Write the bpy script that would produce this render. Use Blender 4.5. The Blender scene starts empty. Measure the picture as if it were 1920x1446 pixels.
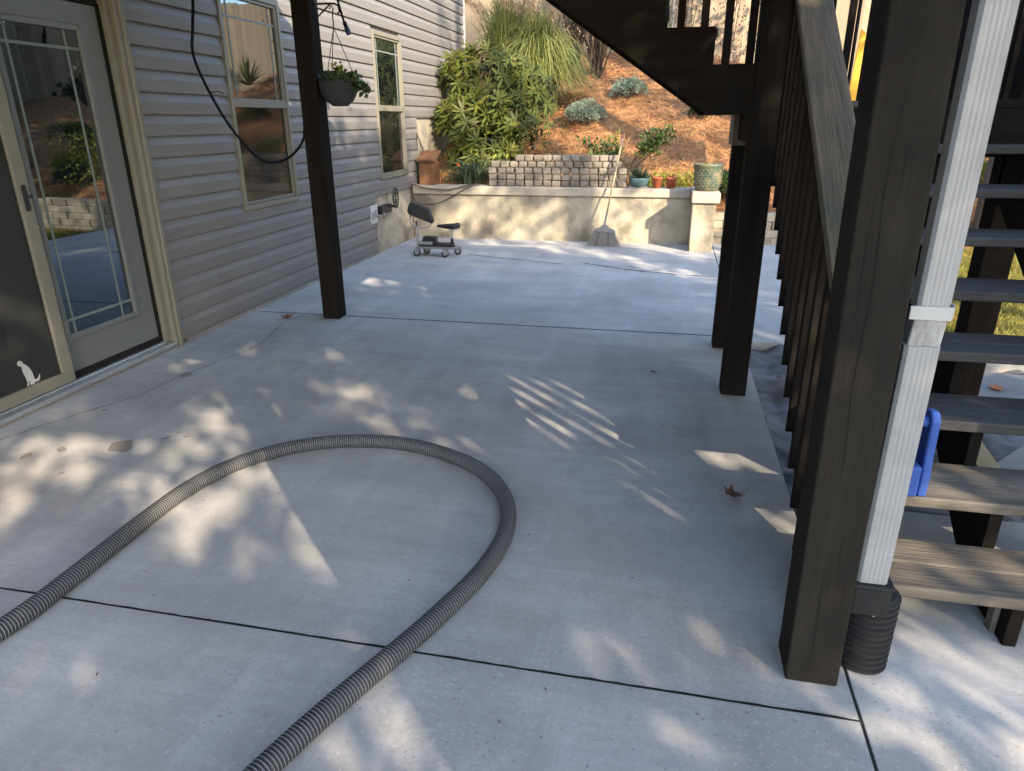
import bpy, bmesh, math, random
import numpy as np
from mathutils import Vector, Matrix
random.seed(7); RNG = np.random.default_rng(11)
S = bpy.context.scene; COL = S.collection
R = math.radians

# ------------------------------------------------------------------ camera
cam_d = bpy.data.cameras.new('camera'); cam = bpy.data.objects.new('camera', cam_d); COL.objects.link(cam)
cam_d.sensor_width = 36; cam_d.lens = 24.378; cam_d.clip_start = .03; cam_d.clip_end = 900
pi_, ya, ro = R(20.945), R(12.312), R(-0.3455)
fw = Vector((-math.sin(ya)*math.cos(pi_), math.cos(ya)*math.cos(pi_), -math.sin(pi_)))
rt = Vector((math.cos(ya), math.sin(ya), 0)); up = rt.cross(fw)
r2 = rt*math.cos(ro)+up*math.sin(ro); u2 = up*math.cos(ro)-rt*math.sin(ro)
cam.matrix_world = Matrix(((r2.x,u2.x,-fw.x,0),(r2.y,u2.y,-fw.y,0),(r2.z,u2.z,-fw.z,1.5),(0,0,0,1)))
S.camera = cam
# ------------------------------------------------------------------ light
SUN_EL = 27.0
SUN_H = Vector((0.69,-0.724,0)).normalized()
W = bpy.data.worlds.new('World'); S.world = W; W.use_nodes = True
nt = W.node_tree; bg = nt.nodes['Background']
sky = nt.nodes.new('ShaderNodeTexSky'); sky.sky_type = 'NISHITA'; sky.sun_disc = False
sky.sun_elevation = R(SUN_EL); sky.sun_rotation = math.atan2(SUN_H.x, SUN_H.y)
sky.air_density = 1.0; sky.dust_density = 1.0; sky.ozone_density = 1.0
nt.links.new(sky.outputs[0], bg.inputs[0]); bg.inputs[1].default_value = 0.15
sd = bpy.data.lights.new('sun', 'SUN'); sun = bpy.data.objects.new('sun', sd); COL.objects.link(sun)
sd.energy = 2.5; sd.angle = R(0.45); sd.color = (1.0, .83, .62)
c_, s_ = math.cos(R(SUN_EL)), math.sin(R(SUN_EL))
sun.rotation_euler = Vector((-SUN_H.x*c_, -SUN_H.y*c_, -s_)).to_track_quat('-Z','Y').to_euler()
S.view_settings.view_transform = 'Standard'; S.view_settings.look = 'None'
S.view_settings.gamma = 1; S.view_settings.use_curve_mapping = False
S.view_settings.exposure = 2.43
S.render.engine = 'CYCLES'

# ------------------------------------------------------------------ helpers
ORG = {}
def empty(name, label, cat, loc=(0,0,0), group=None, kind=None):
    o = bpy.data.objects.new(name, None); COL.objects.link(o); o.location = loc
    o.empty_display_size = .05
    ORG[o.name] = Vector(loc)
    if label: o['label'] = label
    if cat: o['category'] = cat
    if group: o['group'] = group
    if kind: o['kind'] = kind
    return o
def tag(o, label=None, cat=None, group=None, kind=None):
    for k, v in (('label',label),('category',cat),('group',group),('kind',kind)):
        if v: o[k] = v
    return o
def np_mesh(name, V, F, mat, parent=None, smooth=False, mi=None, loc=None):
    """V (n,3) world coordinates, F (m,k) indices"""
    V = np.asarray(V, np.float32); F = np.asarray(F, np.int32)
    org = Vector((0,0,0))
    if parent is not None: org = ORG[parent.name]
    elif loc is not None: org = Vector(loc)
    me = bpy.data.meshes.new(name)
    me.vertices.add(len(V)); me.vertices.foreach_set('co', (V-np.array(org, np.float32)).ravel())
    k = F.shape[1]; m = len(F)
    me.loops.add(m*k); me.loops.foreach_set('vertex_index', F.ravel())
    me.polygons.add(m); me.polygons.foreach_set('loop_start', np.arange(0, m*k, k, dtype=np.int32))
    if mi is not None: me.polygons.foreach_set('material_index', np.asarray(mi, np.int32))
    if smooth: me.polygons.foreach_set('use_smooth', np.ones(m, bool))
    me.update(calc_edges=True); me.validate()
    for q in (mat if isinstance(mat,(list,tuple)) else [mat]): me.materials.append(q)
    o = bpy.data.objects.new(name, me); COL.objects.link(o)
    ORG[o.name] = org
    if parent is not None: o.parent = parent
    else: o.location = org
    return o
class MB:
    def __init__(s): s.v = []; s.f = []; s.m = []
    def add(s, vs, fs, m=0):
        b = len(s.v); s.v += [tuple(q) for q in vs]; s.f += [tuple(b+i for i in q) for q in fs]; s.m += [m]*len(fs); return s
    def box(s, x0,x1,y0,y1,z0,z1, m=0):
        return s.add([(x0,y0,z0),(x1,y0,z0),(x1,y1,z0),(x0,y1,z0),(x0,y0,z1),(x1,y0,z1),(x1,y1,z1),(x0,y1,z1)],
              [(0,3,2,1),(4,5,6,7),(0,1,5,4),(1,2,6,5),(2,3,7,6),(3,0,4,7)], m)
    def obox(s, c, sz, rot=None, m=0):
        rot = rot or Matrix.Identity(3); vs = []
        for k in ((-1,-1,-1),(1,-1,-1),(1,1,-1),(-1,1,-1),(-1,-1,1),(1,-1,1),(1,1,1),(-1,1,1)):
            vs.append(Vector(c)+rot@Vector([k[i]*sz[i]/2 for i in range(3)]))
        return s.add(vs,[(0,3,2,1),(4,5,6,7),(0,1,5,4),(1,2,6,5),(2,3,7,6),(3,0,4,7)], m)
    def prism(s, poly, axis, a, b, m=0):
        """poly: 2D points in the two other axes (order xyz), extruded a..b along axis"""
        n = len(poly); vs = []
        for t in (a, b):
            for p in poly:
                q = list(p); q.insert('xyz'.index(axis), t); vs.append(q)
        fs = [tuple(range(n))[::-1], tuple(range(n,2*n))]+[(i,(i+1)%n,n+(i+1)%n,n+i) for i in range(n)]
        return s.add(vs, fs, m)
    def tube(s, pts, r, n=8, m=0, cap=True):
        pts = [Vector(p) for p in pts]; N = len(pts)
        rs = r if isinstance(r,(list,tuple)) else [r]*N
        t0 = (pts[1]-pts[0]).normalized(); ref = Vector((0,0,1)) if abs(t0.z)<.9 else Vector((1,0,0))
        u = t0.cross(ref).normalized(); vs = []
        for i,p in enumerate(pts):
            t = (pts[min(i+1,N-1)]-pts[max(i-1,0)]).normalized()
            u = (u-t*u.dot(t)).normalized(); w = t.cross(u)
            for k in range(n):
                a = 2*math.pi*k/n; vs.append(p+(u*math.cos(a)+w*math.sin(a))*rs[i])
        fs = [(i*n+k, i*n+(k+1)%n, (i+1)*n+(k+1)%n, (i+1)*n+k) for i in range(N-1) for k in range(n)]
        if cap: fs += [tuple(range(n))[::-1], tuple(range((N-1)*n, N*n))]
        return s.add(vs, fs, m)
    def lathe(s, prof, c, n=24, m=0):
        c = Vector(c); vs = []
        for (r,z) in prof:
            for k in range(n):
                a = 2*math.pi*k/n; vs.append((c.x+r*math.cos(a), c.y+r*math.sin(a), c.z+z))
        N = len(prof)
        fs = [(i*n+k, i*n+(k+1)%n, (i+1)*n+(k+1)%n, (i+1)*n+k) for i in range(N-1) for k in range(n)]
        fs += [tuple(range(n))[::-1], tuple(range((N-1)*n, N*n))]
        return s.add(vs, fs, m)
    def build(s, name, mat, parent=None, bevel=0, smooth=False, loc=None, seg=2):
        org = ORG[parent.name] if parent is not None else Vector(loc or (0,0,0))
        me = bpy.data.meshes.new(name)
        me.from_pydata([(a-org.x,b-org.y,c-org.z) for a,b,c in s.v], [], s.f)
        for q in (mat if isinstance(mat,(list,tuple)) else [mat]): me.materials.append(q)
        if any(s.m): me.polygons.foreach_set('material_index', s.m)
        if smooth: me.polygons.foreach_set('use_smooth', [True]*len(s.f))
        bm = bmesh.new(); bm.from_mesh(me)
        bmesh.ops.recalc_face_normals(bm, faces=bm.faces)
        if bevel:
            es = [e for e in bm.edges if len(e.link_faces)==2 and e.calc_face_angle(0)>.6]
            bmesh.ops.bevel(bm, geom=es, offset=bevel, segments=seg, affect='EDGES', profile=.5, clamp_overlap=True)
        bm.to_mesh(me); bm.free()
        o = bpy.data.objects.new(name, me); COL.objects.link(o); ORG[o.name] = org
        if parent is not None: o.parent = parent
        else: o.location = org
        return o
def local_part(mb, name, mat, parent, bevel=0):
    o = mb.build(name, mat, None, bevel=bevel); o.parent = parent; ORG[o.name] = ORG[parent.name]; return o
def bx(name, mat, parent, *a, bevel=0, **k):
    return MB().box(*a).build(name, mat, parent, bevel=bevel, **k)
def dup(o, parent=None, loc=None, rot=None):
    c = o.copy(); COL.objects.link(c); c.parent = parent
    for k in list(c.keys()):
        if k in ('label','category','group'): del c[k]
    if loc is not None: c.location = loc
    if rot is not None: c.rotation_euler = rot
    return c
def spline(P, n):
    P = np.array(P, float); out = []; m = len(P)
    for i in range(m-1):
        p0, p1, p2, p3 = P[max(i-1,0)], P[i], P[i+1], P[min(i+2,m-1)]
        for k in range(n):
            t = k/n
            out.append(.5*((2*p1)+(-p0+p2)*t+(2*p0-5*p1+4*p2-p3)*t*t+(-p0+3*p1-3*p2+p3)*t**3))
    out.append(P[-1]); return np.array(out)
def resample(P, step):
    d = np.r_[0, np.cumsum(np.linalg.norm(np.diff(P,axis=0),axis=1))]
    t = np.arange(0, d[-1], step); return np.stack([np.interp(t, d, P[:,i]) for i in range(3)],1)
def unit(a): return a/np.maximum(np.linalg.norm(a,axis=-1,keepdims=True),1e-9)
def rdir(n): return unit(RNG.normal(size=(n,3)))
def leaves(P, D, L, Wd, N=None, fold=.06):
    """diamond leaves -> V,F"""
    n = len(P); D = unit(D); N = rdir(n) if N is None else N
    L = np.broadcast_to(np.asarray(L,float).reshape(-1,1), (n,1)); Wd = np.broadcast_to(np.asarray(Wd,float).reshape(-1,1), (n,1))
    sd_ = unit(np.cross(D, N)); nn = np.cross(sd_, D)
    mid = P+D*L*.5-nn*L*fold; tip = P+D*L-nn*L*fold*.6
    V = np.stack([P, mid+sd_*Wd/2+nn*Wd*.15, tip, mid-sd_*Wd/2+nn*Wd*.15],1).reshape(-1,3)
    return V, np.arange(4*n).reshape(n,4)
def ribbons(C, Wd, side):
    """C (n,s,3) centre lines, Wd (s,) widths, side (n,3)"""
    n, s = C.shape[:2]; h = (side[:,None,:]*np.asarray(Wd)[None,:,None])/2
    V = np.stack([C-h, C+h],2).reshape(-1,3)
    b = (np.arange(n)*s*2)[:,None]+(np.arange(s-1)*2)[None,:]
    F = np.stack([b, b+1, b+3, b+2],-1).reshape(-1,4); return V, F
def join(*vf):
    V = []; F = []; o = 0
    for v, f in vf: V.append(v); F.append(f+o); o += len(v)
    return np.concatenate(V), np.concatenate(F)

# ------------------------------------------------------------------ materials
MATS = {}
def M(name, col, col2=None, rough=.6, scale=6, stretch=(1,1,1), contrast=.25, bump=0, bscale=None, bstretch=None, spec=.4,
      rnd=0, metallic=0, island=0, transl=0, col3=None, s3=1.2, c3=.15, ior=None, detail=6):
    m = bpy.data.materials.new(name); m.use_nodes = True; t = m.node_tree; N = t.nodes; L = t.links
    b = N['Principled BSDF']; b.inputs['Roughness'].default_value = rough; b.inputs['Metallic'].default_value = metallic
    b.inputs['Specular IOR Level'].default_value = spec
    if ior: b.inputs['IOR'].default_value = ior
    tc = N.new('ShaderNodeTexCoord')
    def noise(sc, st, det=detail):
        mp = N.new('ShaderNodeMapping'); mp.inputs['Scale'].default_value = [sc*q for q in st]
        L.new(tc.outputs['Object'], mp.inputs[0])
        n = N.new('ShaderNodeTexNoise'); n.inputs['Scale'].default_value = 1; n.inputs['Detail'].default_value = det
        n.inputs['Roughness'].default_value = .62
        L.new(mp.outputs[0], n.inputs[0]); return n.outputs[0]
    def ramp(src, lo, hi):
        r = N.new('ShaderNodeMapRange'); r.inputs[1].default_value = lo; r.inputs[2].default_value = hi
        L.new(src, r.inputs[0]); return r.outputs[0]
    def mix(f, a, c, mode='MIX'):
        x = N.new('ShaderNodeMix'); x.data_type = 'RGBA'; x.blend_type = mode
        if isinstance(f,(int,float)): x.inputs[0].default_value = f
        else: L.new(f, x.inputs[0])
        for i, q in ((6,a),(7,c)):
            if isinstance(q, tuple): x.inputs[i].default_value = (*q,1)
            else: L.new(q, x.inputs[i])
        return x.outputs[2]
    cur = col
    if col2: cur = mix(ramp(noise(scale,stretch), .5-contrast, .5+contrast), col, col2)
    if col3: cur = mix(ramp(noise(s3,(1,1,1)), .5-c3+.06, .5+c3+.06), cur, col3)
    if rnd or island:
        h = N.new('ShaderNodeHueSaturation')
        if island:
            g = N.new('ShaderNodeNewGeometry'); src = g.outputs['Random Per Island']; a = island
        else:
            g = N.new('ShaderNodeObjectInfo'); src = g.outputs['Random']; a = rnd
        r = N.new('ShaderNodeMapRange'); r.inputs[3].default_value = 1-a; r.inputs[4].default_value = 1+a
        L.new(src, r.inputs[0]); L.new(r.outputs[0], h.inputs['Value'])
        if isinstance(cur, tuple): h.inputs['Color'].default_value = (*cur,1)
        else: L.new(cur, h.inputs['Color'])
        if island:
            r2_ = N.new('ShaderNodeMapRange'); r2_.inputs[3].default_value = .5-.035*min(1,a*2); r2_.inputs[4].default_value = .5+.03*min(1,a*2)
            fr = N.new('ShaderNodeMath'); fr.operation='MULTIPLY'; fr.inputs[1].default_value = 7.13; L.new(src, fr.inputs[0])
            f2 = N.new('ShaderNodeMath'); f2.operation='FRACT'; L.new(fr.outputs[0], f2.inputs[0])
            L.new(f2.outputs[0], r2_.inputs[0]); L.new(r2_.outputs[0], h.inputs['Hue'])
        cur = h.outputs[0]
    if isinstance(cur, tuple): b.inputs['Base Color'].default_value = (*cur,1)
    else: L.new(cur, b.inputs['Base Color'])
    if bump:
        bp = N.new('ShaderNodeBump'); bp.inputs['Strength'].default_value = bump; bp.inputs['Distance'].default_value = .01
        L.new(noise(bscale or scale*4, bstretch or stretch, 4), bp.inputs['Height']); L.new(bp.outputs[0], b.inputs['Normal'])
    if transl:
        tr = N.new('ShaderNodeBsdfTranslucent'); ms = N.new('ShaderNodeMixShader'); ms.inputs[0].default_value = transl
        if isinstance(cur, tuple): tr.inputs[0].default_value = (*cur,1)
        else: L.new(cur, tr.inputs[0])
        L.new(b.outputs[0], ms.inputs[1]); L.new(tr.outputs[0], ms.inputs[2]); L.new(ms.outputs[0], N['Material Output'].inputs[0])
    MATS[name] = m; return m

def concrete(name, base, agg=0.0, streak=0.0, brown=.5):
    m = bpy.data.materials.new(name); m.use_nodes = True; t = m.node_tree; N = t.nodes; L = t.links
    b = N['Principled BSDF']; b.inputs['Roughness'].default_value = .82; b.inputs['Specular IOR Level'].default_value = .25
    geo = N.new('ShaderNodeNewGeometry'); pos = geo.outputs['Position']
    def noise(sc, st=(1,1,1), det=6, rough=.6):
        mp = N.new('ShaderNodeMapping'); mp.inputs['Scale'].default_value = [sc*q for q in st]; L.new(pos, mp.inputs[0])
        n = N.new('ShaderNodeTexNoise'); n.inputs['Scale'].default_value = 1; n.inputs['Detail'].default_value = det; n.inputs['Roughness'].default_value = rough
        L.new(mp.outputs[0], n.inputs[0]); return n.outputs[0]
    def rng(src, a, b_, c=0, d=1):
        r = N.new('ShaderNodeMapRange'); [setattr(r.inputs[i+1],'default_value',q) for i,q in enumerate((a,b_,c,d))]; L.new(src, r.inputs[0]); return r.outputs[0]
    def mix(f, a, c, mode='MIX'):
        x = N.new('ShaderNodeMix'); x.data_type = 'RGBA'; x.blend_type = mode
        if isinstance(f,(int,float)): x.inputs[0].default_value = f
        else: L.new(f, x.inputs[0])
        for i, q in ((6,a),(7,c)):
            if isinstance(q, tuple): x.inputs[i].default_value = (*q,1)
            else: L.new(q, x.inputs[i])
        return x.outputs[2]
    def mul(a, c):
        x = N.new('ShaderNodeMath'); x.operation = 'MULTIPLY'; L.new(a, x.inputs[0])
        if isinstance(c,(int,float)): x.inputs[1].default_value = c
        else: L.new(c, x.inputs[1])
        return x.outputs[0]
    d = tuple(q*.66 for q in base); l = tuple(min(1,q*1.18) for q in base)
    cur = mix(rng(noise(1.3,det=8,rough=.68), .3, .7), d, l)
    cur = mix(mul(rng(noise(.8,(1,1,1),5), .5, .72), brown), cur, (base[0]*.86, base[1]*.75, base[2]*.62))
    cur = mix(mul(rng(noise(55,det=3), .35,.75), .35), cur, tuple(q*.6 for q in base))
    if streak:
        cur = mix(mul(rng(noise(5,(.25,3.2,1),5,.7), .45,.75), streak), cur, tuple(q*.68 for q in base))
        cur = mix(mul(rng(noise(2.2,(2.6,.22,1),5,.7), .5,.8), streak*.7), cur, tuple(min(1,q*1.35) for q in base))
    if streak:
        mp = N.new('ShaderNodeMapping'); mp.inputs['Scale'].default_value = (.55,3.4,1); mp.inputs['Rotation'].default_value = (0,0,-.75); L.new(pos, mp.inputs[0])
        nn = N.new('ShaderNodeTexNoise'); nn.inputs['Scale'].default_value = 1; nn.inputs['Detail'].default_value = 4; L.new(mp.outputs[0], nn.inputs[0])
        cur = mix(mul(rng(nn.outputs[0], .48,.68), .5), cur, tuple(q*.70 for q in base))
        cur = mix(mul(rng(noise(1.9,det=9,rough=.75), .56,.70), .45), cur, tuple(min(1,q*1.3) for q in base))
    # fine dark pits
    vo = N.new('ShaderNodeTexVoronoi'); vo.inputs['Scale'].default_value = 26; vo.inputs['Randomness'].default_value = 1; L.new(pos, vo.inputs['Vector'])
    cur = mix(mul(rng(vo.outputs['Distance'], .13,.06), mul(rng(noise(6),.52,.62),.7)), cur, tuple(q*.3 for q in base))
    h = noise(40, det=5)
    if agg:
        sep = N.new('ShaderNodeSeparateXYZ'); L.new(pos, sep.inputs[0])
        a = N.new('ShaderNodeMath'); a.operation='ADD'; L.new(sep.outputs[1], a.inputs[0]); L.new(rng(noise(1.1),0,1,-1.3,1.3), a.inputs[1])
        msk = rng(a.outputs[0], 2.9, 1.3)
        xx = rng(sep.outputs[0], -2.3, -.4, .25, 1); msk = mul(msk, xx)
        mp = N.new('ShaderNodeMapping'); mp.inputs['Scale'].default_value = (1,1.35,1); mp.inputs['Rotation'].default_value = (0,0,.5); L.new(pos, mp.inputs[0])
        ds = N.new('ShaderNodeVectorMath'); ds.operation='ADD'; L.new(mp.outputs[0], ds.inputs[0])
        nz = N.new('ShaderNodeTexNoise'); nz.inputs['Scale'].default_value = 30; L.new(pos, nz.inputs[0])
        sc = N.new('ShaderNodeVectorMath'); sc.operation='SCALE'; sc.inputs['Scale'].default_value = .03; L.new(nz.outputs['Color'], sc.inputs[0]); L.new(sc.outputs[0], ds.inputs[1])
        v1 = N.new('ShaderNodeTexVoronoi'); v1.inputs['Scale'].default_value = 78; L.new(ds.outputs[0], v1.inputs['Vector'])
        s2 = N.new('ShaderNodeSeparateColor'); L.new(v1.outputs['Color'], s2.inputs[0])
        chip = mul(rng(v1.outputs['Distance'], .42,.3), rng(s2.outputs[0], .55,.6))
        cr = N.new('ShaderNodeValToRGB'); cr.color_ramp.interpolation = 'CONSTANT'; L.new(s2.outputs[1], cr.inputs[0])
        E = cr.color_ramp.elements; E[0].color = tuple(min(1,q*1.22) for q in base)+(1,)
        E[1].position = .45; E[1].color = tuple(q*.62 for q in base)+(1,)
        for p, c in ((.68, (.52,.51,.49)),(.82,(.3,.24,.17)),(.93,(.09,.09,.1))):
            e = E.new(p); e.color = (*c,1)
        cur = mix(mul(mul(chip, msk), agg), cur, cr.outputs[0])
    L.new(cur, b.inputs['Base Color'])
    bp = N.new('ShaderNodeBump'); bp.inputs['Strength'].default_value = .25; bp.inputs['Distance'].default_value = .004
    L.new(h, bp.inputs['Height']); L.new(bp.outputs[0], b.inputs['Normal'])
    return m

m_patio = concrete('patio_concrete', (.43,.422,.408), agg=.42, streak=.6)
m_patio2 = concrete('patio_concrete_far', (.46,.455,.445), agg=0, streak=.55, brown=.2)
m_walk = concrete('walk_concrete', (.46,.45,.43), agg=.5, streak=.1)
m_found = concrete('foundation_concrete', (.24,.22,.19), brown=1)
m_stucco = M('retaining_stucco', (.44,.385,.295), (.32,.28,.21), rough=.9, scale=4, contrast=.2, bump=.6, bscale=28, col3=(.19,.165,.125), s3=3.2, c3=.09, spec=.15)
m_cap = M('cap_concrete', (.42,.37,.295), (.34,.30,.24), rough=.85, scale=5, bump=.2, bscale=60, spec=.15)
m_joint = M('joint_dirt', (.03,.028,.025), rough=1)
m_siding = M('vinyl_siding', (.17,.163,.152), (.15,.143,.133), rough=.5, scale=14, stretch=(1,.08,1), contrast=.3, bump=.25, bscale=60, bstretch=(1,.05,1), spec=.4, rnd=.035)
m_trim = M('cream_trim', (.19,.18,.142), (.16,.152,.118), rough=.45, scale=9, contrast=.3, spec=.45)
m_door = M('door_paint', (.14,.148,.142), (.125,.132,.127), rough=.4, scale=7, contrast=.3)
m_alum = M('threshold_aluminium', (.55,.55,.54), (.4,.4,.4), rough=.35, metallic=.7, scale=20)
m_black = M('black_plastic', (.012,.012,.013), (.02,.02,.021), rough=.45, scale=20)
m_rubber = M('black_rubber', (.018,.018,.02), rough=.6)
def glass(name, base, ior, rough=.015, alpha=1):
    m = M(name, base, rough=rough, spec=.5, ior=ior)
    return m
m_glass = glass('dark_window_glass', (.004,.005,.006), 2.7)
m_glass.node_tree.nodes['Principled BSDF'].inputs['Specular Tint'].default_value = (.78,.9,1,1)
m_screenglass = M('insect_screen_over_glass', (.012,.0115,.011), rough=.06, ior=1.7, spec=.5)
m_grille = M('grille_bar', (.15,.175,.155), rough=.5)
# screen door mesh: partly see-through
m_screen = bpy.data.materials.new('screen_mesh'); m_screen.use_nodes = True
_n = m_screen.node_tree; _b = _n.nodes['Principled BSDF']; _b.inputs['Base Color'].default_value = (.026,.027,.025,1); _b.inputs['Roughness'].default_value = .7
_t = _n.nodes.new('ShaderNodeBsdfTransparent'); _x = _n.nodes.new('ShaderNodeMixShader'); _x.inputs[0].default_value = .35
_n.links.new(_b.outputs[0], _x.inputs[1]); _n.links.new(_t.outputs[0], _x.inputs[2]); _n.links.new(_x.outputs[0], _n.nodes['Material Output'].inputs[0])
m_white = M('white_vinyl', (.44,.44,.43), rough=.5)
def wood(name, a, b, ax, rough=.65, bump=.35, c3=None, rnd=.12, sc=7, spec=.25):
    st = {'r':(1,.06,.06),'x':(.06,1,1),'y':(1,.06,1),'z':(1,1,.06)}[ax]
    return M(name, a, b, rough=rough, scale=sc*3, stretch=st, contrast=.22, bump=bump, bscale=sc*9, bstretch=st, rnd=rnd, col3=c3, s3=3, c3=.12, spec=spec)
DK, DK2 = (.011,.0092,.008), (.019,.016,.0137)
m_dz = wood('dark_stain_upright', DK, DK2, 'z', spec=.03, rough=.8); m_dx = wood('dark_stain_cross', DK, DK2, 'x', spec=.03, rough=.8); m_dy = wood('dark_stain_long', DK, DK2, 'y', spec=.03, rough=.8)
m_post = wood('worn_dark_post', (.022,.0195,.0165), (.030,.027,.022), 'z', rough=.85, c3=(.017,.0155,.014), bump=.35, spec=.04, rnd=.02)
m_tread = wood('worn_sunlit_tread', (.20,.172,.135), (.09,.079,.065), 'x', c3=(.08,.072,.063), bump=.6, rnd=.1)  # worn grain, with a paler tan standing in for sun on the lowest treads
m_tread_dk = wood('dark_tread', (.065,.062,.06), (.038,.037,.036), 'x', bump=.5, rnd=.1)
m_rail = wood('weathered_rail', (.13,.102,.068), (.055,.045,.028), 'r', c3=(.055,.055,.032), bump=.7, rnd=.05, sc=9)
m_crack = M('wood_check', (.004,.004,.004), rough=1)
m_lumber = wood('new_lumber', (.40,.33,.19), (.34,.28,.15), 'y', bump=.2)
m_fence = wood('fence_board', (.36,.28,.19), (.25,.195,.135), 'z', rough=.8, rnd=.18, sc=4)
m_fence_dk = wood('fence_rail', (.26,.2,.13), (.18,.14,.09), 'x', rough=.8)
m_bark = M('bark', (.12,.10,.08), (.06,.05,.04), rough=.9, scale=10, stretch=(1,1,.25), bump=.9)
m_pipe = M('white_downspout', (.35,.35,.35), (.29,.29,.29), rough=.45, scale=4, stretch=(1,1,.15), contrast=.3, col3=(.26,.26,.255), s3=7, c3=.12, bump=.06, bscale=9)
m_pipe_dirty = M('scuffed_downspout', (.42,.42,.42), (.20,.19,.18), rough=.55, scale=16, stretch=(1,1,.4), contrast=.09)
m_hose_l = M('hose_rib', (.24,.243,.245), (.15,.153,.156), rough=.5, scale=5, contrast=.25)
m_hose_d = M('hose_groove', (.03,.031,.034), rough=.7)
m_pipeblk = M('corrugated_black', (.018,.018,.019), (.03,.03,.03), rough=.6, scale=12, contrast=.2, spec=.12)
m_cable = M('cable_black', (.005,.0055,.008), rough=.5, spec=.1)
m_blue = M('blue_plastic', (.035,.085,.33), (.05,.11,.36), rough=.6, scale=12, spec=.2)
m_steel = M('zinc_steel', (.45,.45,.45), (.32,.32,.32), rough=.4, metallic=.8, scale=20)
m_pad = M('black_vinyl_pad', (.02,.02,.022), (.028,.028,.03), rough=.5, scale=30, bump=.2)
m_greyp = M('grey_plastic', (.22,.22,.22), rough=.5)
m_paver = M('tumbled_paver', (.27,.235,.185), (.17,.15,.125), rough=.95, scale=12, contrast=.25, bump=.7, bscale=50, rnd=.24, spec=.1)
m_terra = M('terracotta', (.42,.12,.05), (.36,.1,.045), rough=.7, scale=9)
m_turq = M('turquoise_glaze', (.09,.155,.165), (.06,.115,.125), rough=.2, scale=9, contrast=.2)
m_green = M('green_glaze', (.075,.115,.08), (.20,.165,.09), rough=.4, scale=13, contrast=.12, bump=.5, bscale=40, col3=(.04,.075,.06), s3=9, c3=.1)
m_soil = M('potting_soil', (.035,.025,.018), rough=1)
m_basket = M('grey_basket', (.04,.042,.047), (.03,.031,.035), rough=.8, scale=30, bump=.2)
m_boxwood = wood('stained_box', (.17,.085,.04), (.10,.05,.026), 'z', rnd=.02)
m_broomh = M('broom_handle_wood', (.38,.30,.19), (.27,.21,.13), rough=.5, scale=5)
m_bristle = M('broom_bristle', (.26,.245,.225), rough=.8, island=.3)
m_yellow = M('yellow_plastic', (.75,.40,.03), rough=.5)
m_red = M('red_tag', (.7,.06,.02), rough=.5)
m_tarp = M('grey_sheet', (.16,.16,.165), (.085,.085,.09), rough=.55, scale=6, contrast=.2, bump=.3, bscale=14, col3=(.07,.055,.045), s3=2.5, c3=.1)
m_stone = concrete('flagstone', (.24,.245,.25), brown=1)
m_mud = M('mud_stain', (.20,.18,.15), (.25,.23,.2), rough=.9, scale=30)
m_brownleaf = M('dry_leaf', (.11,.055,.028), (.17,.10,.05), rough=.7, scale=30, island=.3, transl=.15)
m_orangeleaf = M('orange_leaf', (.55,.17,.03), (.42,.13,.03), rough=.6, scale=30, transl=.25)
m_paleleaf = M('pale_leaf', (.48,.33,.26), rough=.6, transl=.2)
m_straw = M('pine_straw', (.48,.25,.105), rough=.75, island=.6, transl=.1, spec=.2)
m_litter = M('leaf_litter', (.30,.14,.06), rough=.7, island=.55, transl=.15)
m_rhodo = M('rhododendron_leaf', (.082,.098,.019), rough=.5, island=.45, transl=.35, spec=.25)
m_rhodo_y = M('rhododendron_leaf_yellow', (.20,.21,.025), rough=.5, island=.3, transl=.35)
m_inner = M('shaded_inner_leaf', (.022,.034,.012), rough=.6, island=.4, transl=.2)  # green darkened for the shade deep inside the rhododendron
m_mgrass = M('maiden_grass_blade', (.20,.225,.065), rough=.5, island=.45, transl=.35)
m_plume = M('grass_plume', (.50,.37,.24), rough=.9, island=.25, transl=.4)
m_twig = M('twig', (.10,.07,.045), (.06,.042,.028), rough=.85, scale=20)
m_greyshrub = M('grey_green_leaf', (.19,.25,.185), rough=.8, island=.35, transl=.15)
m_azalea = M('azalea_leaf', (.085,.13,.035), rough=.45, island=.4, transl=.3)
m_lime = M('lime_leaf', (.24,.26,.035), rough=.5, island=.4, transl=.35)
m_redleaf = M('red_brown_leaf', (.22,.09,.05), rough=.6, island=.4, transl=.3)
m_juniper = M('dark_fine_leaf', (.055,.085,.045), rough=.6, island=.4, transl=.15)
m_orangefl = M('orange_flower', (.75,.18,.02), rough=.6)
m_yucca = M('yucca_leaf', (.19,.22,.075), rough=.45, island=.25, transl=.15)
m_agave = M('succulent_leaf', (.055,.075,.045), rough=.5, island=.3)
m_lawn = M('grass_blade', (.27,.25,.055), rough=.6, island=.45, transl=.3)
m_tree = M('tree_leaf', (.05,.075,.022), rough=.55, island=.4, transl=.3)
m_treeaut = M('autumn_tree_leaf', (.19,.12,.035), rough=.55, island=.4, transl=.35)
m_basketleaf = M('ivy_leaf', (.055,.085,.03), rough=.45, island=.35, transl=.25)
m_block = M('wall_block', (.42,.36,.26), (.32,.27,.2), rough=.95, scale=9, bump=.7, bscale=40, rnd=.15)
m_nsiding = M('neighbour_siding', (.36,.37,.40), rough=.6, rnd=.05)
m_roof = M('roof_shingle', (.06,.055,.05), (.09,.08,.075), rough=.95, scale=14)
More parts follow.
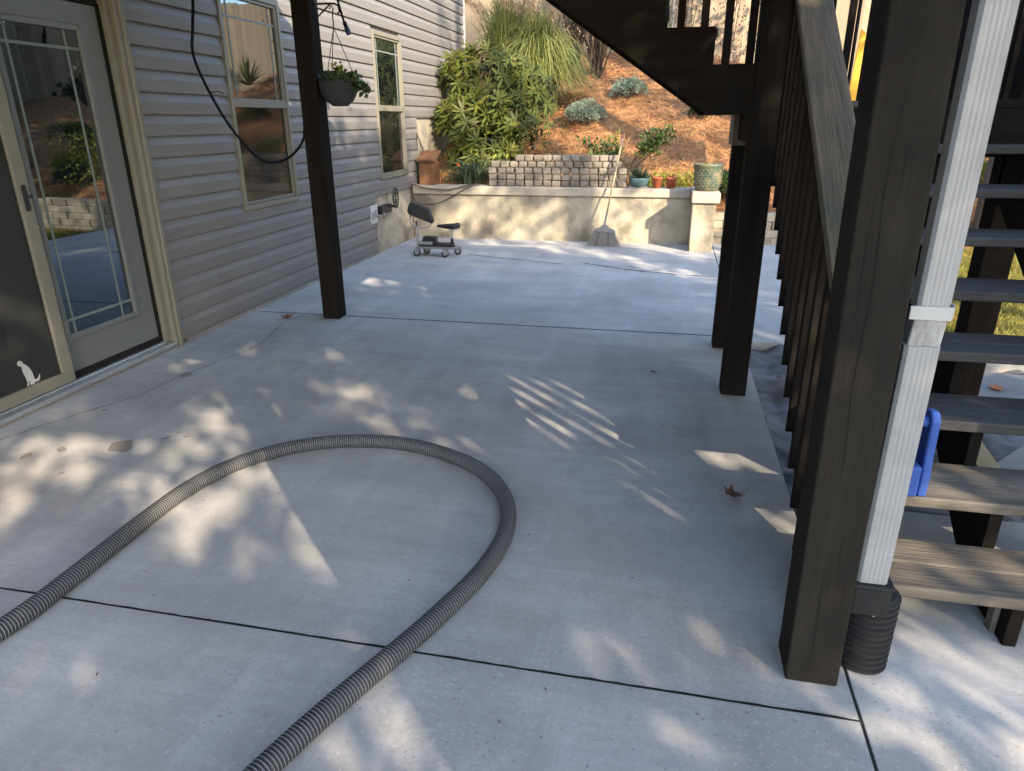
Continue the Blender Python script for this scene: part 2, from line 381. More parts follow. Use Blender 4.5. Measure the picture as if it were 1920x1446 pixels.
# terrain: lawn / mulch / soil by a vertex mask that says what covers the ground
m_ground = bpy.data.materials.new('ground_cover'); m_ground.use_nodes = True
def _gm():
    t = m_ground.node_tree; N = t.nodes; L = t.links; b = N['Principled BSDF']; b.inputs['Roughness'].default_value = .95; b.inputs['Specular IOR Level'].default_value = .1
    tc = N.new('ShaderNodeTexCoord')
    def nz(s, d=6):
        n = N.new('ShaderNodeTexNoise'); n.inputs['Scale'].default_value = s; n.inputs['Detail'].default_value = d; n.inputs['Roughness'].default_value = .65; L.new(tc.outputs['Object'], n.inputs[0]); return n.outputs[0]
    def mr(x, a, c):
        r = N.new('ShaderNodeMapRange'); r.inputs[1].default_value = a; r.inputs[2].default_value = c; L.new(x, r.inputs[0]); return r.outputs[0]
    def mx(f, a, c):
        x = N.new('ShaderNodeMix'); x.data_type='RGBA'; L.new(f, x.inputs[0])
        for i,q in ((6,a),(7,c)):
            if isinstance(q, tuple): x.inputs[i].default_value = (*q,1)
            else: L.new(q, x.inputs[i])
        return x.outputs[2]
    mul_ = mx(mr(nz(9,8),.35,.65), (.18,.095,.045), (.36,.195,.09)); mul_ = mx(mr(nz(1.1),.56,.66), mul_, (.11,.075,.05))
    law = mx(mr(nz(7,8),.35,.65), (.12,.11,.03), (.24,.20,.06))
    a = N.new('ShaderNodeAttribute'); a.attribute_name = 'mulch'
    ad = N.new('ShaderNodeMath'); ad.operation='ADD'; L.new(a.outputs['Fac'], ad.inputs[0])
    r = N.new('ShaderNodeMapRange'); r.inputs[3].default_value=-.3; r.inputs[4].default_value=.3; L.new(nz(3), r.inputs[0]); L.new(r.outputs[0], ad.inputs[1])
    L.new(mx(mr(ad.outputs[0],.4,.6), law, mul_), b.inputs['Base Color'])
    bp = N.new('ShaderNodeBump'); bp.inputs['Strength'].default_value=.7; bp.inputs['Distance'].default_value=.03; L.new(nz(22,6), bp.inputs['Height']); L.new(bp.outputs[0], b.inputs['Normal'])
_gm()

# ------------------------------------------------------------------ terrain
def sm(a, b, x):
    t = np.clip((x-a)/(b-a),0,1); return t*t*(3-2*t)
def H(x, y):
    x = np.asarray(x,float); y = np.asarray(y,float)
    base = np.where(x<.5, .60, .34*(1-sm(2.2,3.4,x)) - .06*sm(2.2,3.4,x))
    yb = 9.30+.15*sm(.4,.7,x)+.5*sm(2,4,x)
    t = np.maximum(y-yb,0)
    hill = base+np.where(t<6.6, .345*t, .345*6.6+.03*(t-6.6))
    hill = hill+.05*np.sin(1.7*x+.6)*np.sin(1.3*y)+.035*np.sin(3.9*x+1.1*y)*sm(0,.6,t)
    bank = .9*sm(5.2,8.6,x)*sm(-8,1,y)
    flat = np.where(x<.58, -.32, -.075)+bank
    far = np.minimum(np.hypot(x,y-5)/400,1)*-2
    return np.where(y>yb, np.maximum(hill,flat), flat)+far
def axis_coords(a, b, step, lim):
    m = list(np.arange(a,b+1e-6,step)); s = step; lo, hi = [a], [b]
    while lo[-1]>-lim: s *= 1.35; lo.append(lo[-1]-s)
    s = step
    while hi[-1]<lim: s *= 1.35; hi.append(hi[-1]+s)
    return np.array(sorted(set(np.round(lo[1:]+m+hi[1:],4))))
xs = axis_coords(-3.6,9.0,.12,330); ys = axis_coords(4.5,17.2,.12,330)
xs = np.unique(np.r_[xs,.49,.51,.57,.59]); ys = np.unique(np.r_[ys,9.295,9.305,9.44,9.46])
X, Y = np.meshgrid(xs,ys); Z = H(X,Y)
nx, ny = len(xs), len(ys); idx = np.arange(nx*ny).reshape(ny,nx)
F = np.stack([idx[:-1,:-1],idx[:-1,1:],idx[1:,1:],idx[1:,:-1]],-1).reshape(-1,4)
ground = np_mesh('ground', np.stack([X,Y,Z],-1).reshape(-1,3), F, m_ground, smooth=True); tag(ground, kind='structure')
yb = 9.30+.15*sm(.4,.7,X)+.5*sm(2,4,X)
mk = (sm(-.3,.05,Y-yb)*(1-sm(16,20,Y))); mk = np.maximum(mk, sm(5.0,5.8,X)*(1-sm(9.5,12,X))*sm(-7,-2,Y))
mk = np.maximum(mk, (X<1.9)*(Y<5.0)*(Y>-30)*(X>-30)*1.0)
at = ground.data.attributes.new('mulch','FLOAT','POINT'); at.data.foreach_set('value', mk.ravel().astype(np.float32))

# ------------------------------------------------------------------ patio slabs
patio = empty('patio', None, None, (0,0,0), kind='structure')
XL, XR = -3.36, .60
def slab(x0,x1,y0,y1,mat,name='slab',z=0):
    return bx(name, mat, patio, x0,x1,y0,y1,-.13+z,z, bevel=.002)
slab(XL,XR,-3.0,1.565,m_patio); slab(XL,XR,1.571,5.122,m_patio); slab(XL,XR,5.134,9.2,m_patio2)
slab(.609,1.38,5.03,9.35,m_patio2)
slab(.609,2.9,-3.0,2.74,m_walk)
bx('joint_filler', m_joint, patio, XL,XR+.008,1.56,1.578,-.1,-.0009); bx('joint_filler', m_joint, patio, XL,XR,5.116,5.14,-.1,-.003)
bx('joint_filler', m_joint, patio, XR-.002,.612,-3,2.74,-.1,-.004); bx('joint_filler', m_joint, patio, XR-.002,.612,5.03,9.2,-.1,-.008)
def flat_strip(pts, w, z, name, mat, parent, jitter=.4):
    P = resample(spline(pts,6), .035); n = len(P); t = unit(np.gradient(P,axis=0)); s = np.stack([-t[:,1],t[:,0],0*t[:,0]],1)
    P = P+s*RNG.normal(0,.0008 if name=='joint_line' else .006,(n,1)); ww = w*(1+jitter*RNG.normal(0,.6,n)).clip(.25,2); ww[0]=ww[-1]=w*.1
    V = np.concatenate([P+s*ww[:,None]/2, P-s*ww[:,None]/2]); V[:,2] = z
    i = np.arange(n-1); return np_mesh(name, V, np.stack([i,i+n,i+n+1,i+1],-1), mat, parent)
flat_strip([(-3.33,2.2,0),(-3.1,2.9,0),(-2.95,3.25,0),(-2.93,3.6,0),(-2.84,3.95,0),(-2.8,4.3,0),(-2.92,4.9,0),(-2.83,5.11,0)], .0042, .0025, 'crack', m_crack, patio)
flat_strip([(-2.3,8.02,0),(-1.6,7.78,0),(-1.05,7.62,0)], .012, .0025, 'crack', m_crack, patio)
flat_strip([(-.86,7.72,0),(-.45,7.5,0),(-.05,7.35,0),(.25,7.28,0),(.58,7.25,0)], .018, .0025, 'crack', m_crack, patio, .8)
flat_strip([(-3.3,1.568,0),(-1.5,1.568,0),(.6,1.568,0)], .0052, .0022, 'joint_line', m_crack, patio, .35)
flat_strip([(-3.3,5.128,0),(-1.5,5.128,0),(.6,5.128,0)], .011, .0022, 'joint_line', m_crack, patio, .3)
def blot(cx,cy,rx,ry,z,name,mat,parent,rot=0,n=18):
    a = np.linspace(0,2*np.pi,n,endpoint=False); rr = 1+RNG.normal(0,.16,n); rr = (rr+np.roll(rr,1))/2
    x = rx*np.cos(a)*rr; y = ry*np.sin(a)*rr
    V = np.c_[cx+x*math.cos(rot)-y*math.sin(rot), cy+x*math.sin(rot)+y*math.cos(rot), np.full(n,z)]
    V = np.r_[V,[[cx,cy,z]]]; i = np.arange(n); return np_mesh(name, V, np.stack([i,(i+1)%n,np.full(n,n)],-1), mat, parent)
for cx,cy,rx,ry,rt in ((-2.56,2.62,.055,.075,.6),(-2.93,2.44,.02,.04,.2),(-2.82,2.53,.02,.03,.9),(-2.9,3.6,.03,.05,.4),(-2.62,2.32,.01,.014,0),(-2.4,2.75,.03,.012,.8),(-2.31,2.78,.012,.01,0),(-2.98,3.0,.02,.01,.4),(-.3,7.6,.08,.018,-.5),(-.05,7.48,.05,.014,-.4),(.1,7.42,.04,.012,-.4)):
    blot(cx,cy,rx,ry,.003,'mud_stain',m_mud,patio,rt)

# ------------------------------------------------------------------ house
XW = -3.375
house = empty('house', 'grey vinyl sided house wall along the patio with glass doors and tall windows', 'house', (XW,4,0))
bx('wall', m_found, house, -9.5,-3.50,-3.0,11.93,-.3,5.6)
bx('foundation', m_found, house, -3.50,-3.31,-3.0,2.2,-.3,.018); bx('foundation', m_found, house, -3.50,-3.335,2.203,4.23,-.3,.012); bx('foundation', m_found, house, -3.50,-3.345,4.233,7.86,-.3,.03)
bx('foundation', m_stucco, house, -3.50,-3.388,7.863,9.45,-.3,.70); bx('foundation', m_stucco, house, -3.50,-3.388,9.453,10.87,-.3,1.58); bx('foundation', m_stucco, house, -3.50,-3.388,10.873,11.93,-.3,2.40)
PITCH = .1363
SEAM = random.Random(4)
def plank(z, y0, y1):
    if y1-y0>1.5:
        q = SEAM.uniform(y0+.35,y1-.35); plank_piece(z,y0,q); plank_piece(z+.0006,q+.0018,y1)
    else: plank_piece(z,y0,y1)
def plank_piece(z, y0, y1):
    MB().prism([(XW-.012,z+.004),(XW+.027,z+.002),(XW+.028,z+.008),(XW+.028,z+.080),(XW+.003,z+PITCH+.010),(XW-.012,z+PITCH+.010)][::-1],'y',y0,y1).build('siding_plank', m_siding, house)
# sheathing behind the planks
for y0,y1,z0,z1 in ((4.183,7.86,.05,5.6),(7.861,9.45,.70,5.6),(9.451,10.87,1.58,5.6),(10.871,11.93,2.4,5.6),(-3,2.30,.05,5.6),(2.301,4.182,2.2,5.6)):
    bx('sheathing', m_siding, house, -3.50,XW-.012,y0,y1,z0,z1)
W1 = (5.19,6.075,.82,2.45); W2 = (8.10,8.985,.847,2.45)
for k in range(-5,24):
    z = .73+PITCH*k
    end = 7.86 if z<.70 else 9.45 if z<1.54 else 10.87 if z<2.36 else 11.93
    cuts = [(W[0],W[1]) for W in (W1,W2) if z+PITCH*.5>W[2] and z+PITCH*.5<W[3]]
    y = 4.183
    for a,b in cuts:
        if a<end: plank(z,y,a); y = b
    plank(z,y,end)
    if z>2.2: plank(z,-3,4.180)
    elif True: plank(z,-3,2.22)
# siding edge trims at the steps of the foundation
for a in ((7.845,7.875,.03,.70),(9.435,9.465,.70,1.58),(10.855,10.885,1.58,2.40)):
    bx('edge_trim', m_trim if a[0]<8 else m_siding, house, XW-.01,XW+.022,*a, bevel=.003)
for a in ((7.876,9.434,.668,.732),(9.466,10.854,1.535,1.578),(10.886,11.9,2.36,2.40),(4.19,7.844,.028,.05)):
    bx('starter_strip', m_siding, house, XW-.01,XW+.019,*a, bevel=.003)
bx('corner_trim', m_white, house, XW-.05,XW+.03,11.90,11.98,2.36,5.6, bevel=.004)
def window(W):
    y0,y1,z0,z1 = W; zm = 1.638
    f = MB()
    f.box(XW-.02,XW+.042,y0,y0+.036,z0,z1).box(XW-.02,XW+.042,y1-.036,y1,z0,z1).box(XW-.02,XW+.042,y0+.036,y1-.036,z1-.04,z1).box(XW-.02,XW+.042,y0+.036,y1-.036,z0,z0+.04)
    w = f.build('window', m_trim, house, bevel=.003)
    bx('meeting_rail', m_trim, w, XW-.01,XW+.036,y0+.037,y1-.037,zm-.03,zm+.034, bevel=.003)
    g = MB(); a,b = y0+.037,y1-.037
    for q in ((a,a+.024,zm+.035,z1-.041),(b-.024,b,zm+.035,z1-.041),(a+.024,b-.024,z1-.065,z1-.041)): g.box(XW-.01,XW+.028,*q)
    g.build('sash', m_trim, w, bevel=.003)
    g = MB()
    for q in ((a,a+.022,z0+.041,zm-.031),(b-.022,b,z0+.041,zm-.031),(a+.022,b-.022,z0+.041,z0+.063)): g.box(XW-.01,XW+.02,*q)
    g.build('sash', m_trim, w, bevel=.003)
    bx('pane', m_glass, w, XW-.006,XW+.008,a+.02,b-.02,zm+.03,z1-.06)
    bx('screen', m_screenglass, w, XW-.006,XW+.004,a+.018,b-.018,z0+.06,zm-.028)
    for y in (a+.105,b-.105): bx('grille', m_grille, w, XW+.0075,XW+.0105,y-.008,y+.008,zm+.035,z1-.06)
    bx('grille', m_grille, w, XW+.0075,XW+.0108,a+.022,b-.022,z1-.205,z1-.189)
window(W1); window(W2)
# --- patio door: right leaf, jamb, brick mould, screen door on the left
door = MB().prism([(4.095,.03),(4.182,.0),(4.182,2.25),(2.05,2.25),(2.05,2.19),(4.095,2.19)],'x',XW-.01,XW+.045).build('door', m_trim, house, bevel=.006)
MB().box(XW-.008,XW+.058,4.13,4.165,.0,2.252).build('brick_mould', m_trim, door, bevel=.006)
MB().box(XW-.10,XW+.012,4.05,4.094,.05,2.188).build('jamb', m_trim, door, bevel=.003)
bx('weatherstrip', m_crack, door, XW-.09,XW-.02,4.035,4.049,.06,2.16)
bx('weatherstrip', m_crack, door, XW-.09,XW-.02,2.2,4.034,.062,.098); bx('weatherstrip', m_crack, door, XW-.09,XW-.02,2.2,4.034,2.150,2.187)
bx('head_jamb', m_trim, door, XW-.10,XW+.01,2.05,4.05,2.188,2.23)
lf = MB(); XD = XW-.035
y0,y1,z0,z1 = 3.20,4.03,.10,2.145; gy0,gy1,gz0,gz1 = 3.283,3.875,.300,2.020
for q in ((y0,gy0,z0,z1),(gy1,y1,z0,z1),(gy0,gy1,z0,gz0),(gy0,gy1,gz1,z1)): lf.box(XD-.045,XD,*q)
leaf = lf.build('door_leaf', m_door, door)
mo = MB()
for q in ((gy0-.01,gy0+.025,gz0-.01,gz1+.01),(gy1-.025,gy1+.01,gz0-.01,gz1+.01),(gy0+.025,gy1-.025,gz0-.01,gz0+.025),(gy0+.025,gy1-.025,gz1-.025,gz1+.01)): mo.box(XD-.01,XD+.014,*q)
mo.build('glazing_bead', m_door, door, bevel=.006)
bx('pane', m_glass, door, XD-.03,XD-.008,gy0+.02,gy1-.02,gz0+.02,gz1-.02)
for q in ((gy0+.075,gy0+.09,gz0+.02,gz1-.02),(gy1-.125,gy1-.11,gz0+.02,gz1-.02)): bx('grille', m_grille, door, XD-.009,XD-.0055,*q)
for z in (gz0+.105,gz1-.12): bx('grille', m_grille, door, XD-.009,XD-.0052,gy0+.02,gy1-.02,z-.008,z+.008)
bx('threshold', m_alum, door, XW-.08,XW+.05,2.05,4.11,.018,.046, bevel=.003); bx('threshold', m_alum, door, XW-.08,XW+.005,2.05,4.048,.047,.062, bevel=.003)
MB().tube([(XD+.0,3.245,.965),(XD+.022,3.245,.965)],.024,20).build('lock', m_black, door)
MB().tube([(XD+.02,3.245,.965),(XD+.03,3.245,.965)],.011,14).build('lock_cylinder', m_alum, door)
sc = MB(); XS = XW+.02
for q in ((3.145,3.222,.075,2.17),(2.13,2.2,.075,2.17),(2.2,3.145,.075,.145),(2.2,3.145,2.10,2.17)): sc.box(XS-.02,XS+.008,*q)
scd = sc.build('screen_door', m_trim, house, bevel=.004)
bx('screen_mesh', m_screen, scd, XS-.012,XS-.010,2.2,3.145,.145,2.10)
hp = []
for k in range(24):
    a = 2*math.pi*k/24; hp.append((3.182+.014*math.cos(a), 1.125+(.055 if math.sin(a)>0 else -.055)+.014*math.sin(a)))
MB().prism(hp,'x',XS+.006,XS+.013).build('handle', m_black, scd)
MB().tube([(XS+.008,3.21,1.13),(XS+.02,3.214,1.13)],.009,10).build('latch', m_black, scd)
dog = [(.30,.20),(.33,.17),(.42,.14),(.47,.155),(.50,.10),(.42,.08),(.40,.0)]
dog = [(0.0,.95),(.06,.995),(.16,1.0),(.24,.95),(.30,.84),(.42,.76),(.55,.62),(.63,.45),(.66,.28),(.66,.16),(.76,.13),(.86,.15),(.93,.20),(.97,.27),(1.0,.24),(.97,.13),(.88,.05),(.76,.03),(.66,.05),(.60,.0),(.42,.0),(.36,.05),(.40,.12),(.36,.2),(.33,.05),(.30,.0),(.20,0),(.20,.05),(.25,.08),(.24,.3),(.18,.48),(.15,.62),(.17,.74),(.13,.80),(.05,.82),(.0,.86),(-.03,.9)]
dog = [(2.893+.115*a, .147+.15*b) for a,b in dog]
MB().prism(dog,'x',XS-.0098,XS-.0085).build('dog_decal', m_white, scd)
lf = MB(); XB = XW-.055
for q in ((2.3,2.42,.1,2.145),(2.93,3.199,.1,2.145),(2.42,2.93,.1,.31),(2.42,2.93,2.02,2.145)): lf.box(XB-.045,XB,*q)
lf.build('door_leaf', m_door, door)
bx('pane', m_glass, door, XB-.03,XB-.008,2.42,2.93,.31,2.02)
for z in (.42,1.9): bx('grille', m_grille, door, XB-.009,XB-.005,2.42,2.93,z-.008,z+.008)
bx('grille', m_grille, door, XB-.009,XB-.0046,2.84,2.855,.31,2.02)
rf = MB().prism([(-10.2,5.5),(-2.9,5.5),(-6.4,7.6)],'y',-3.4,12.4).build('roof', m_roof, house)

# outlet and hose hanger on the wall
ol = empty('wall_outlet', 'white utility plate with tap stub on the siding edge above the patio', 'outlet', (XW+.02,7.80,.36))
bx('plate', m_white, ol, XW+.0165,XW+.032,7.70,7.90,.37,.58, bevel=.004)
MB().box(XW+.032,XW+.04,7.72,7.78,.42,.50).box(XW+.032,XW+.04,7.80,7.86,.44,.52).build('socket', m_greyp, ol, bevel=.003)
MB().tube([(XW+.03,7.84,.45),(XW+.11,7.88,.45)],.012,10).tube([(XW+.11,7.88,.45),(XW+.125,7.89,.45)],.035,14).build('tap', m_greyp, ol)
hr = empty('hose_reel', 'black wall mounted hose hanger with spoked wheel on the concrete foundation', 'hose reel', (XW,8.15,.5))
MB().box(XW-.012,XW+.06,7.98,8.30,.45,.545).build('bracket', m_black, hr, bevel=.012)
w = MB(); cw = Vector((XW+.10,8.33,.61))
ring = [cw+Vector((0,.085*math.cos(a),.12*math.sin(a))) for a in np.linspace(0,2*math.pi,25)]
w.tube(ring,.009,6)
for k in range(6):
    a = math.pi*k/6+.2; d = Vector((0,.083*math.cos(a),.117*math.sin(a))); w.tube([cw-d,cw+d],.005,5)
w.tube([(XW+.0,8.33,.52),(XW+.10,8.33,.50)],.014,8); w.build('wheel', m_black, hr)

# ------------------------------------------------------------------ retaining wall
rw = empty('retaining_wall', 'low stucco retaining wall with concrete cap and end pier at the back of the patio', 'wall', (-1.5,9.25,0))
bx('wall_body', m_stucco, rw, XW+.0,.30,9.20,9.42,-.3,.575, bevel=.006)
bx('cap', m_cap, rw, XW+.0,.285,9.165,9.46,.577,.685, bevel=.012)
bx('pier', m_stucco, rw, .302,.572,8.67,9.44,-.3,.572, bevel=.012)
bx('pier_cap', m_cap, rw, .288,.612,8.63,9.47,.574,.695, bevel=.014)
# block wall right of the pier
bw = empty('block_wall', 'tan dry laid block wall curving off beside the retaining wall pier', 'wall', (1.6,9.4,-.1))
blk = local_part(MB().box(-.148,.148,-.1,.1,0,.098),'block', m_block, bw, .012)
for r_ in (1,3):
    o = dup(blk,bw); o.scale = (.48,1,1); o.location = Vector((.648,9.42+.02*r_,-.12+.1*r_))-ORG[bw.name]
first = True
for r_ in range(5):
    for k in range(8):
        x = .74+.3*k+(.15 if r_%2 else 0)-.02; y = 9.42+.10*max(0,x-1.2)**2*.5+.02*r_
        p = Vector((x,y,-.12+.1*r_))-ORG[bw.name]
        a = .1*max(0,x-1.2)
        o = blk if first else dup(blk,bw); first = False
        o.location = p+Vector((0,random.uniform(-.012,.012),0)); o.rotation_euler = (0,0,a+random.uniform(-.03,.03))

# ------------------------------------------------------------------ deck
deck = empty('deck', 'dark stained raised deck on square posts over the near patio', 'deck', (-1.4,2,0))
def post(x0,x1,y0,y1,z1,mat=m_dz,z0=0):
    return bx('post', mat, deck, x0,x1,y0,y1,z0,z1, bevel=.006)
post(-2.665,-2.525,5.02,5.16,2.62)
big = post(.43,.57,1.68,1.82,2.62,m_post)
post(.385,.525,3.92,4.06,2.62)
# checks (drying cracks) in the big post
def vcrack(pts, w, face, name='crack'):
    w *= .65; P = resample(spline(pts,6), .02); n = len(P); P[:,0 if face=='y' else 1] += np.cumsum(RNG.normal(0,.0006,n)); ww = w*np.sin(np.linspace(.15,3.0,n))
    ax = np.array([1,0,0]) if face=='y' else np.array([0,1,0])
    V = np.concatenate([P-ax*ww[:,None]/2, P+ax*ww[:,None]/2]); i = np.arange(n-1)
    return np_mesh(name, V, np.stack([i,i+n,i+n+1,i+1],-1), m_crack, big)
yf = 1.6785
vcrack([(.487,yf,1.55),(.482,yf,1.35),(.490,yf,1.15),(.486,yf,.9),(.493,yf,.72),(.49,yf,.6)], .0035, 'y')
vcrack([(.465,yf,1.42),(.459,yf,1.2),(.462,yf,1.0)], .002, 'y')
vcrack([(.51,yf,1.45),(.507,yf,1.33)], .002, 'y'); vcrack([(.497,yf,.42),(.487,yf,.3),(.488,yf,.02)], .003, 'y'); vcrack([(.52,yf,.5),(.514,yf,.44),(.522,yf,.36)], .0025, 'y')
vcrack([(.4285,1.755,1.2),(.4285,1.75,.8),(.4285,1.752,.4),(.4285,1.75,.02)], .004, 'x')
for o in [big]+list(big.children):               # the post has warped: it leans a little towards the house
    for v in o.data.vertices: v.co.x -= .003+.013*v.co.z
post(.43,.57,0.3,0.44,2.62)
bx('rim_joist', m_dx, deck, -3.34,.60,0.155,0.195,2.62,3.05)  # unseen front rim, added to block sun on the wall by the door
bx('beam', m_dy, deck, .40,.60,.2,3.9,2.622,2.86, bevel=.005)
bx('rim_joist', m_dy, deck, .605,.643,.2,3.9,2.62,3.05)  # unseen side rim, added to stop dots of sun slipping between the joists
bx('beam', m_dy, deck, -2.7,-2.5,.2,5.2,2.622,2.86, bevel=.005)
for k in range(10):
    y = .3+.37*k
    if y<3.85: bx('joist', m_dx, deck, -3.34,.56,y-.02,y+.02,2.862,3.05)
for y in (4.05,4.45,4.85,5.1): bx('joist', m_dx, deck, -3.34,-1.65,y-.02,y+.02,2.862,3.05)
brd = None
for k in range(27):
    x = -3.28+.1455*k
    y1 = 5.16 if x<-1.65 else 3.9
    bx('deck_board', m_dy, deck, x-.07,x+.07,.15,y1,3.052,3.08)

# ------------------------------------------------------------------ staircase
stair = empty('staircase', 'dark stained outdoor staircase turning at a landing up to the deck', 'staircase', (1.1,3,0))
RUN, RISE, YF, ZF = .255, .17, 1.93, .19
NT = 8
def stringer(x0,x1,up_to=NT):
    top = []; 
    for i in range(up_to):
        yi = YF+.03+RUN*i; zi = ZF+RISE*i-.040
        top += [(yi, zi-RISE if i else 0.0),(yi,zi)]
    yl = YF+.03+RUN*up_to
    poly = top+[(yl,ZF+RISE*up_to-RISE-.04),(yl,ZF+RISE*up_to-RISE-.24),(YF+.33,0.0)]
    return MB().prism(poly,'x',x0,x1).build('stringer', m_dy, stair, bevel=.002)
stringer(.58,.618); stringer(1.09,1.128); stringer(1.60,1.638)
for i in range(NT):
    y = YF+RUN*i; z = ZF+RISE*i
    mt = m_tread if i<2 else m_tread_dk  # lowest two treads take the tone lightened for sun
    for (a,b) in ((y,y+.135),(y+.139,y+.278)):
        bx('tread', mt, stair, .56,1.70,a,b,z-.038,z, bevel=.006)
bx('cleat', m_tread, stair, 1.075,1.15,2.015,2.055,0.001,.108, bevel=.003)
# left rail
capL = lambda y: 1.035+.655*(y-2.0)
poly = [(1.828,capL(1.828)),(3.915,capL(3.915)),(3.915,capL(3.915)-.04),(1.828,capL(1.828)-.04)]
MB().prism(poly,'x',.468,.607).build('handrail', m_rail, stair, bevel=.005)
poly = [(1.828,capL(1.828)-.045),(3.915,capL(3.915)-.045),(3.915,capL(3.915)-.16),(1.828,capL(1.828)-.16)]
MB().prism(poly,'x',.546,.584).build('subrail', m_dy, stair, bevel=.003)
for k in range(15):
    y = 1.90+.134*k
    n = ZF+.667*(y-YF); zb = max(.05,n-.24); zt = capL(y)-.05
    p = [(y-.019,zb+.03),(y+.019,zb),(y+.019,zt+.02),(y-.019,zt)]
    MB().prism(p,'x',.506,.545).build('picket', m_dz, stair, bevel=.002)
# outer left fascia under the pickets
poly = [(2.06,.02),(2.2,.02),(3.915,1.16),(3.915,1.4),(2.0,.16)]
MB().prism(poly,'x',.548,.578).build('skirt_board', m_dy, stair, bevel=.002)
# right rail
for k in range(14):
    y = 2.0+.134*k; n = ZF+.667*(y-YF); p = [(y-.019,n-.2),(y+.019,n-.17),(y+.019,capL(y)-.03),(y-.019,capL(y)-.05)]
    MB().prism(p,'x',1.70,1.738).build('picket', m_dz, stair, bevel=.002)
poly = [(1.95,capL(1.95)),(3.95,capL(3.95)),(3.95,capL(3.95)-.04),(1.95,capL(1.95)-.04)]
MB().prism(poly,'x',1.63,1.77).build('handrail', m_rail, stair, bevel=.005)
bx('post', m_dz, stair, 1.64,1.73,1.86,1.949,0,1.1, bevel=.004)
# landing
ZL = 1.58
bx('post', m_dz, stair, .385,.525,4.82,4.96,0,1.34, bevel=.006)
bx('post', m_dz, stair, 1.60,1.74,3.97,4.11,-.08,2.62, bevel=.006); bx('post', m_dz, stair, 1.60,1.74,4.82,4.96,-.08,2.62, bevel=.006)
bx('beam', m_tread, stair, .37,.46,4.72,5.02,1.345,1.535, bevel=.004)
bx('beam', m_dx, stair, .462,1.75,4.86,4.98,1.345,1.535, bevel=.004)
bx('rim_joist', m_dx, stair, .53,1.75,3.94,3.978,1.32,1.54, bevel=.003)
bx('rim_joist', m_dy, stair, .40,.438,4.07,4.85,1.38,1.54, bevel=.003); bx('rim_joist', m_dy, stair, 1.76,1.798,3.94,5.0,1.36,1.54, bevel=.003)
for k in range(8):
    y = 3.99+.1455*k; bx('landing_board', m_dx, stair, .40,1.80,y-.05+.0,y+.09,1.542,ZL)
for k in range(10):
    y = 4.15+.11*k-.1
    if y<4.95: bx('picket', m_dz, stair, 1.80,1.838,y-.019,y+.019,1.36,2.5, bevel=.002)
for k in range(9):
    x = .66+.118*k; bx('picket', m_dz, stair, x-.019,x+.019,5.005,5.043,1.4,2.5, bevel=.002)
bx('handrail', m_rail, stair, .4,1.86,4.97,5.08,2.5,2.54, bevel=.004); bx('handrail', m_rail, stair, 1.77,1.88,3.95,4.965,2.5,2.54, bevel=.004)
# upper flight rises towards the house
UR, UZ = .25, .17
def ustr(y0,y1):
    poly = [(.40,1.522),(.16,1.522),(.13,1.55)]
    L_ = [( -1.60, 1.55+.675*1.73)]
    top = []
    for i in range(8):
        x1 = .43-UR*i; z = ZL+UZ*(i+1)+.004
        top = top+[(x1,z-UZ if i else 1.545),(x1,z)]
    pts = top+[(-1.57,top[-1][1])]+L_+[(.13,1.55),(.16,1.522),(.40,1.522)]
    MB().prism(pts,'y',y0,y1).build('stringer', m_dx, stair, bevel=.002)
ustr(3.925,3.963); ustr(4.80,4.838)
for i in range(8):
    x = .43-UR*i; z = ZL+UZ*(i+1)
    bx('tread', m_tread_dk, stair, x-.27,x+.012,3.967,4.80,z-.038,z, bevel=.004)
for k in range(17):
    x = .355-.1155*k; z = ZL+UZ*(int(max(0,(.43-x)/UR))+1); bx('picket', m_dz, stair, x-.019,x+.019,3.968,4.006,z+.001,z+1.05, bevel=.002)
# dark upright trim beside post seen behind the cap
for k,(x0,x1) in enumerate(((.535,.60),(.64,.70))):
    bx('landing_picket', m_dz, stair, x0,x1,3.90,3.938,1.3,2.6, bevel=.002)

# ------------------------------------------------------------------ downspout and drain
ds = empty('downspout', 'white fluted metal downspout strapped beside the big dark post', 'downspout', (.62,1.75,.2))
def spout(x0,x1,y0,y1,z0,z1,name,mat,d=.0008):
    n = 4; w = x1-x0; p = [(x0,y1),(x0,y0+.008),(x0+.008,y0)]
    a = x0+w*.28; b = x0+w*.80; st = (b-a)/(2*n-1)
    for k in range(n):
        p += [(a+st*2*k-.002, y0),(a+st*2*k+.002,y0+d),(a+st*(2*k+1)-.002,y0+d),(a+st*(2*k+1)+.002,y0)]
    p += [(x1-.008,y0),(x1,y0+.008),(x1,y1)]
    return MB().prism(p,'z',z0,z1).build(name, mat, ds)
spout(.588,.660,1.735,1.785,1.085,2.85,'upper_section',m_pipe)
MB().prism([(.583,.985),(.655,.985),(.660,1.06),(.588,1.06)],'y',1.737,1.785).build('joint_section', m_pipe_dirty, ds, bevel=.004)
spout(.577,.655,1.727,1.785,.30,.995,'lower_section',m_pipe)
MB().box(.572,.662,1.727,1.7345,1.06,1.092).box(.662,.6645,1.727,1.795,1.062,1.098).build('strap', m_white, ds, bevel=.001)
dr = empty('drain_pipe', 'black corrugated drain pipe standing under the white downspout', 'pipe', (.645,1.80,0))
MB().box(.572,.668,1.718,1.805,.225,.322).box(.567,.673,1.713,1.81,.31,.325).build('adapter', m_pipeblk, dr, bevel=.006)
prof = [(.0,.0)]; z = 0
k = 0
while z<.245:
    prof += [(.066,z),(.0745,z+.006),(.0745,z+.0125),(.066,z+.0165)]; z += .0205; k += 1
prof += [(.062,z),(0,z+.004)]
MB().lathe(prof,(.652,1.815,0),32).build('corrugated_body', m_pipeblk, dr, smooth=False)
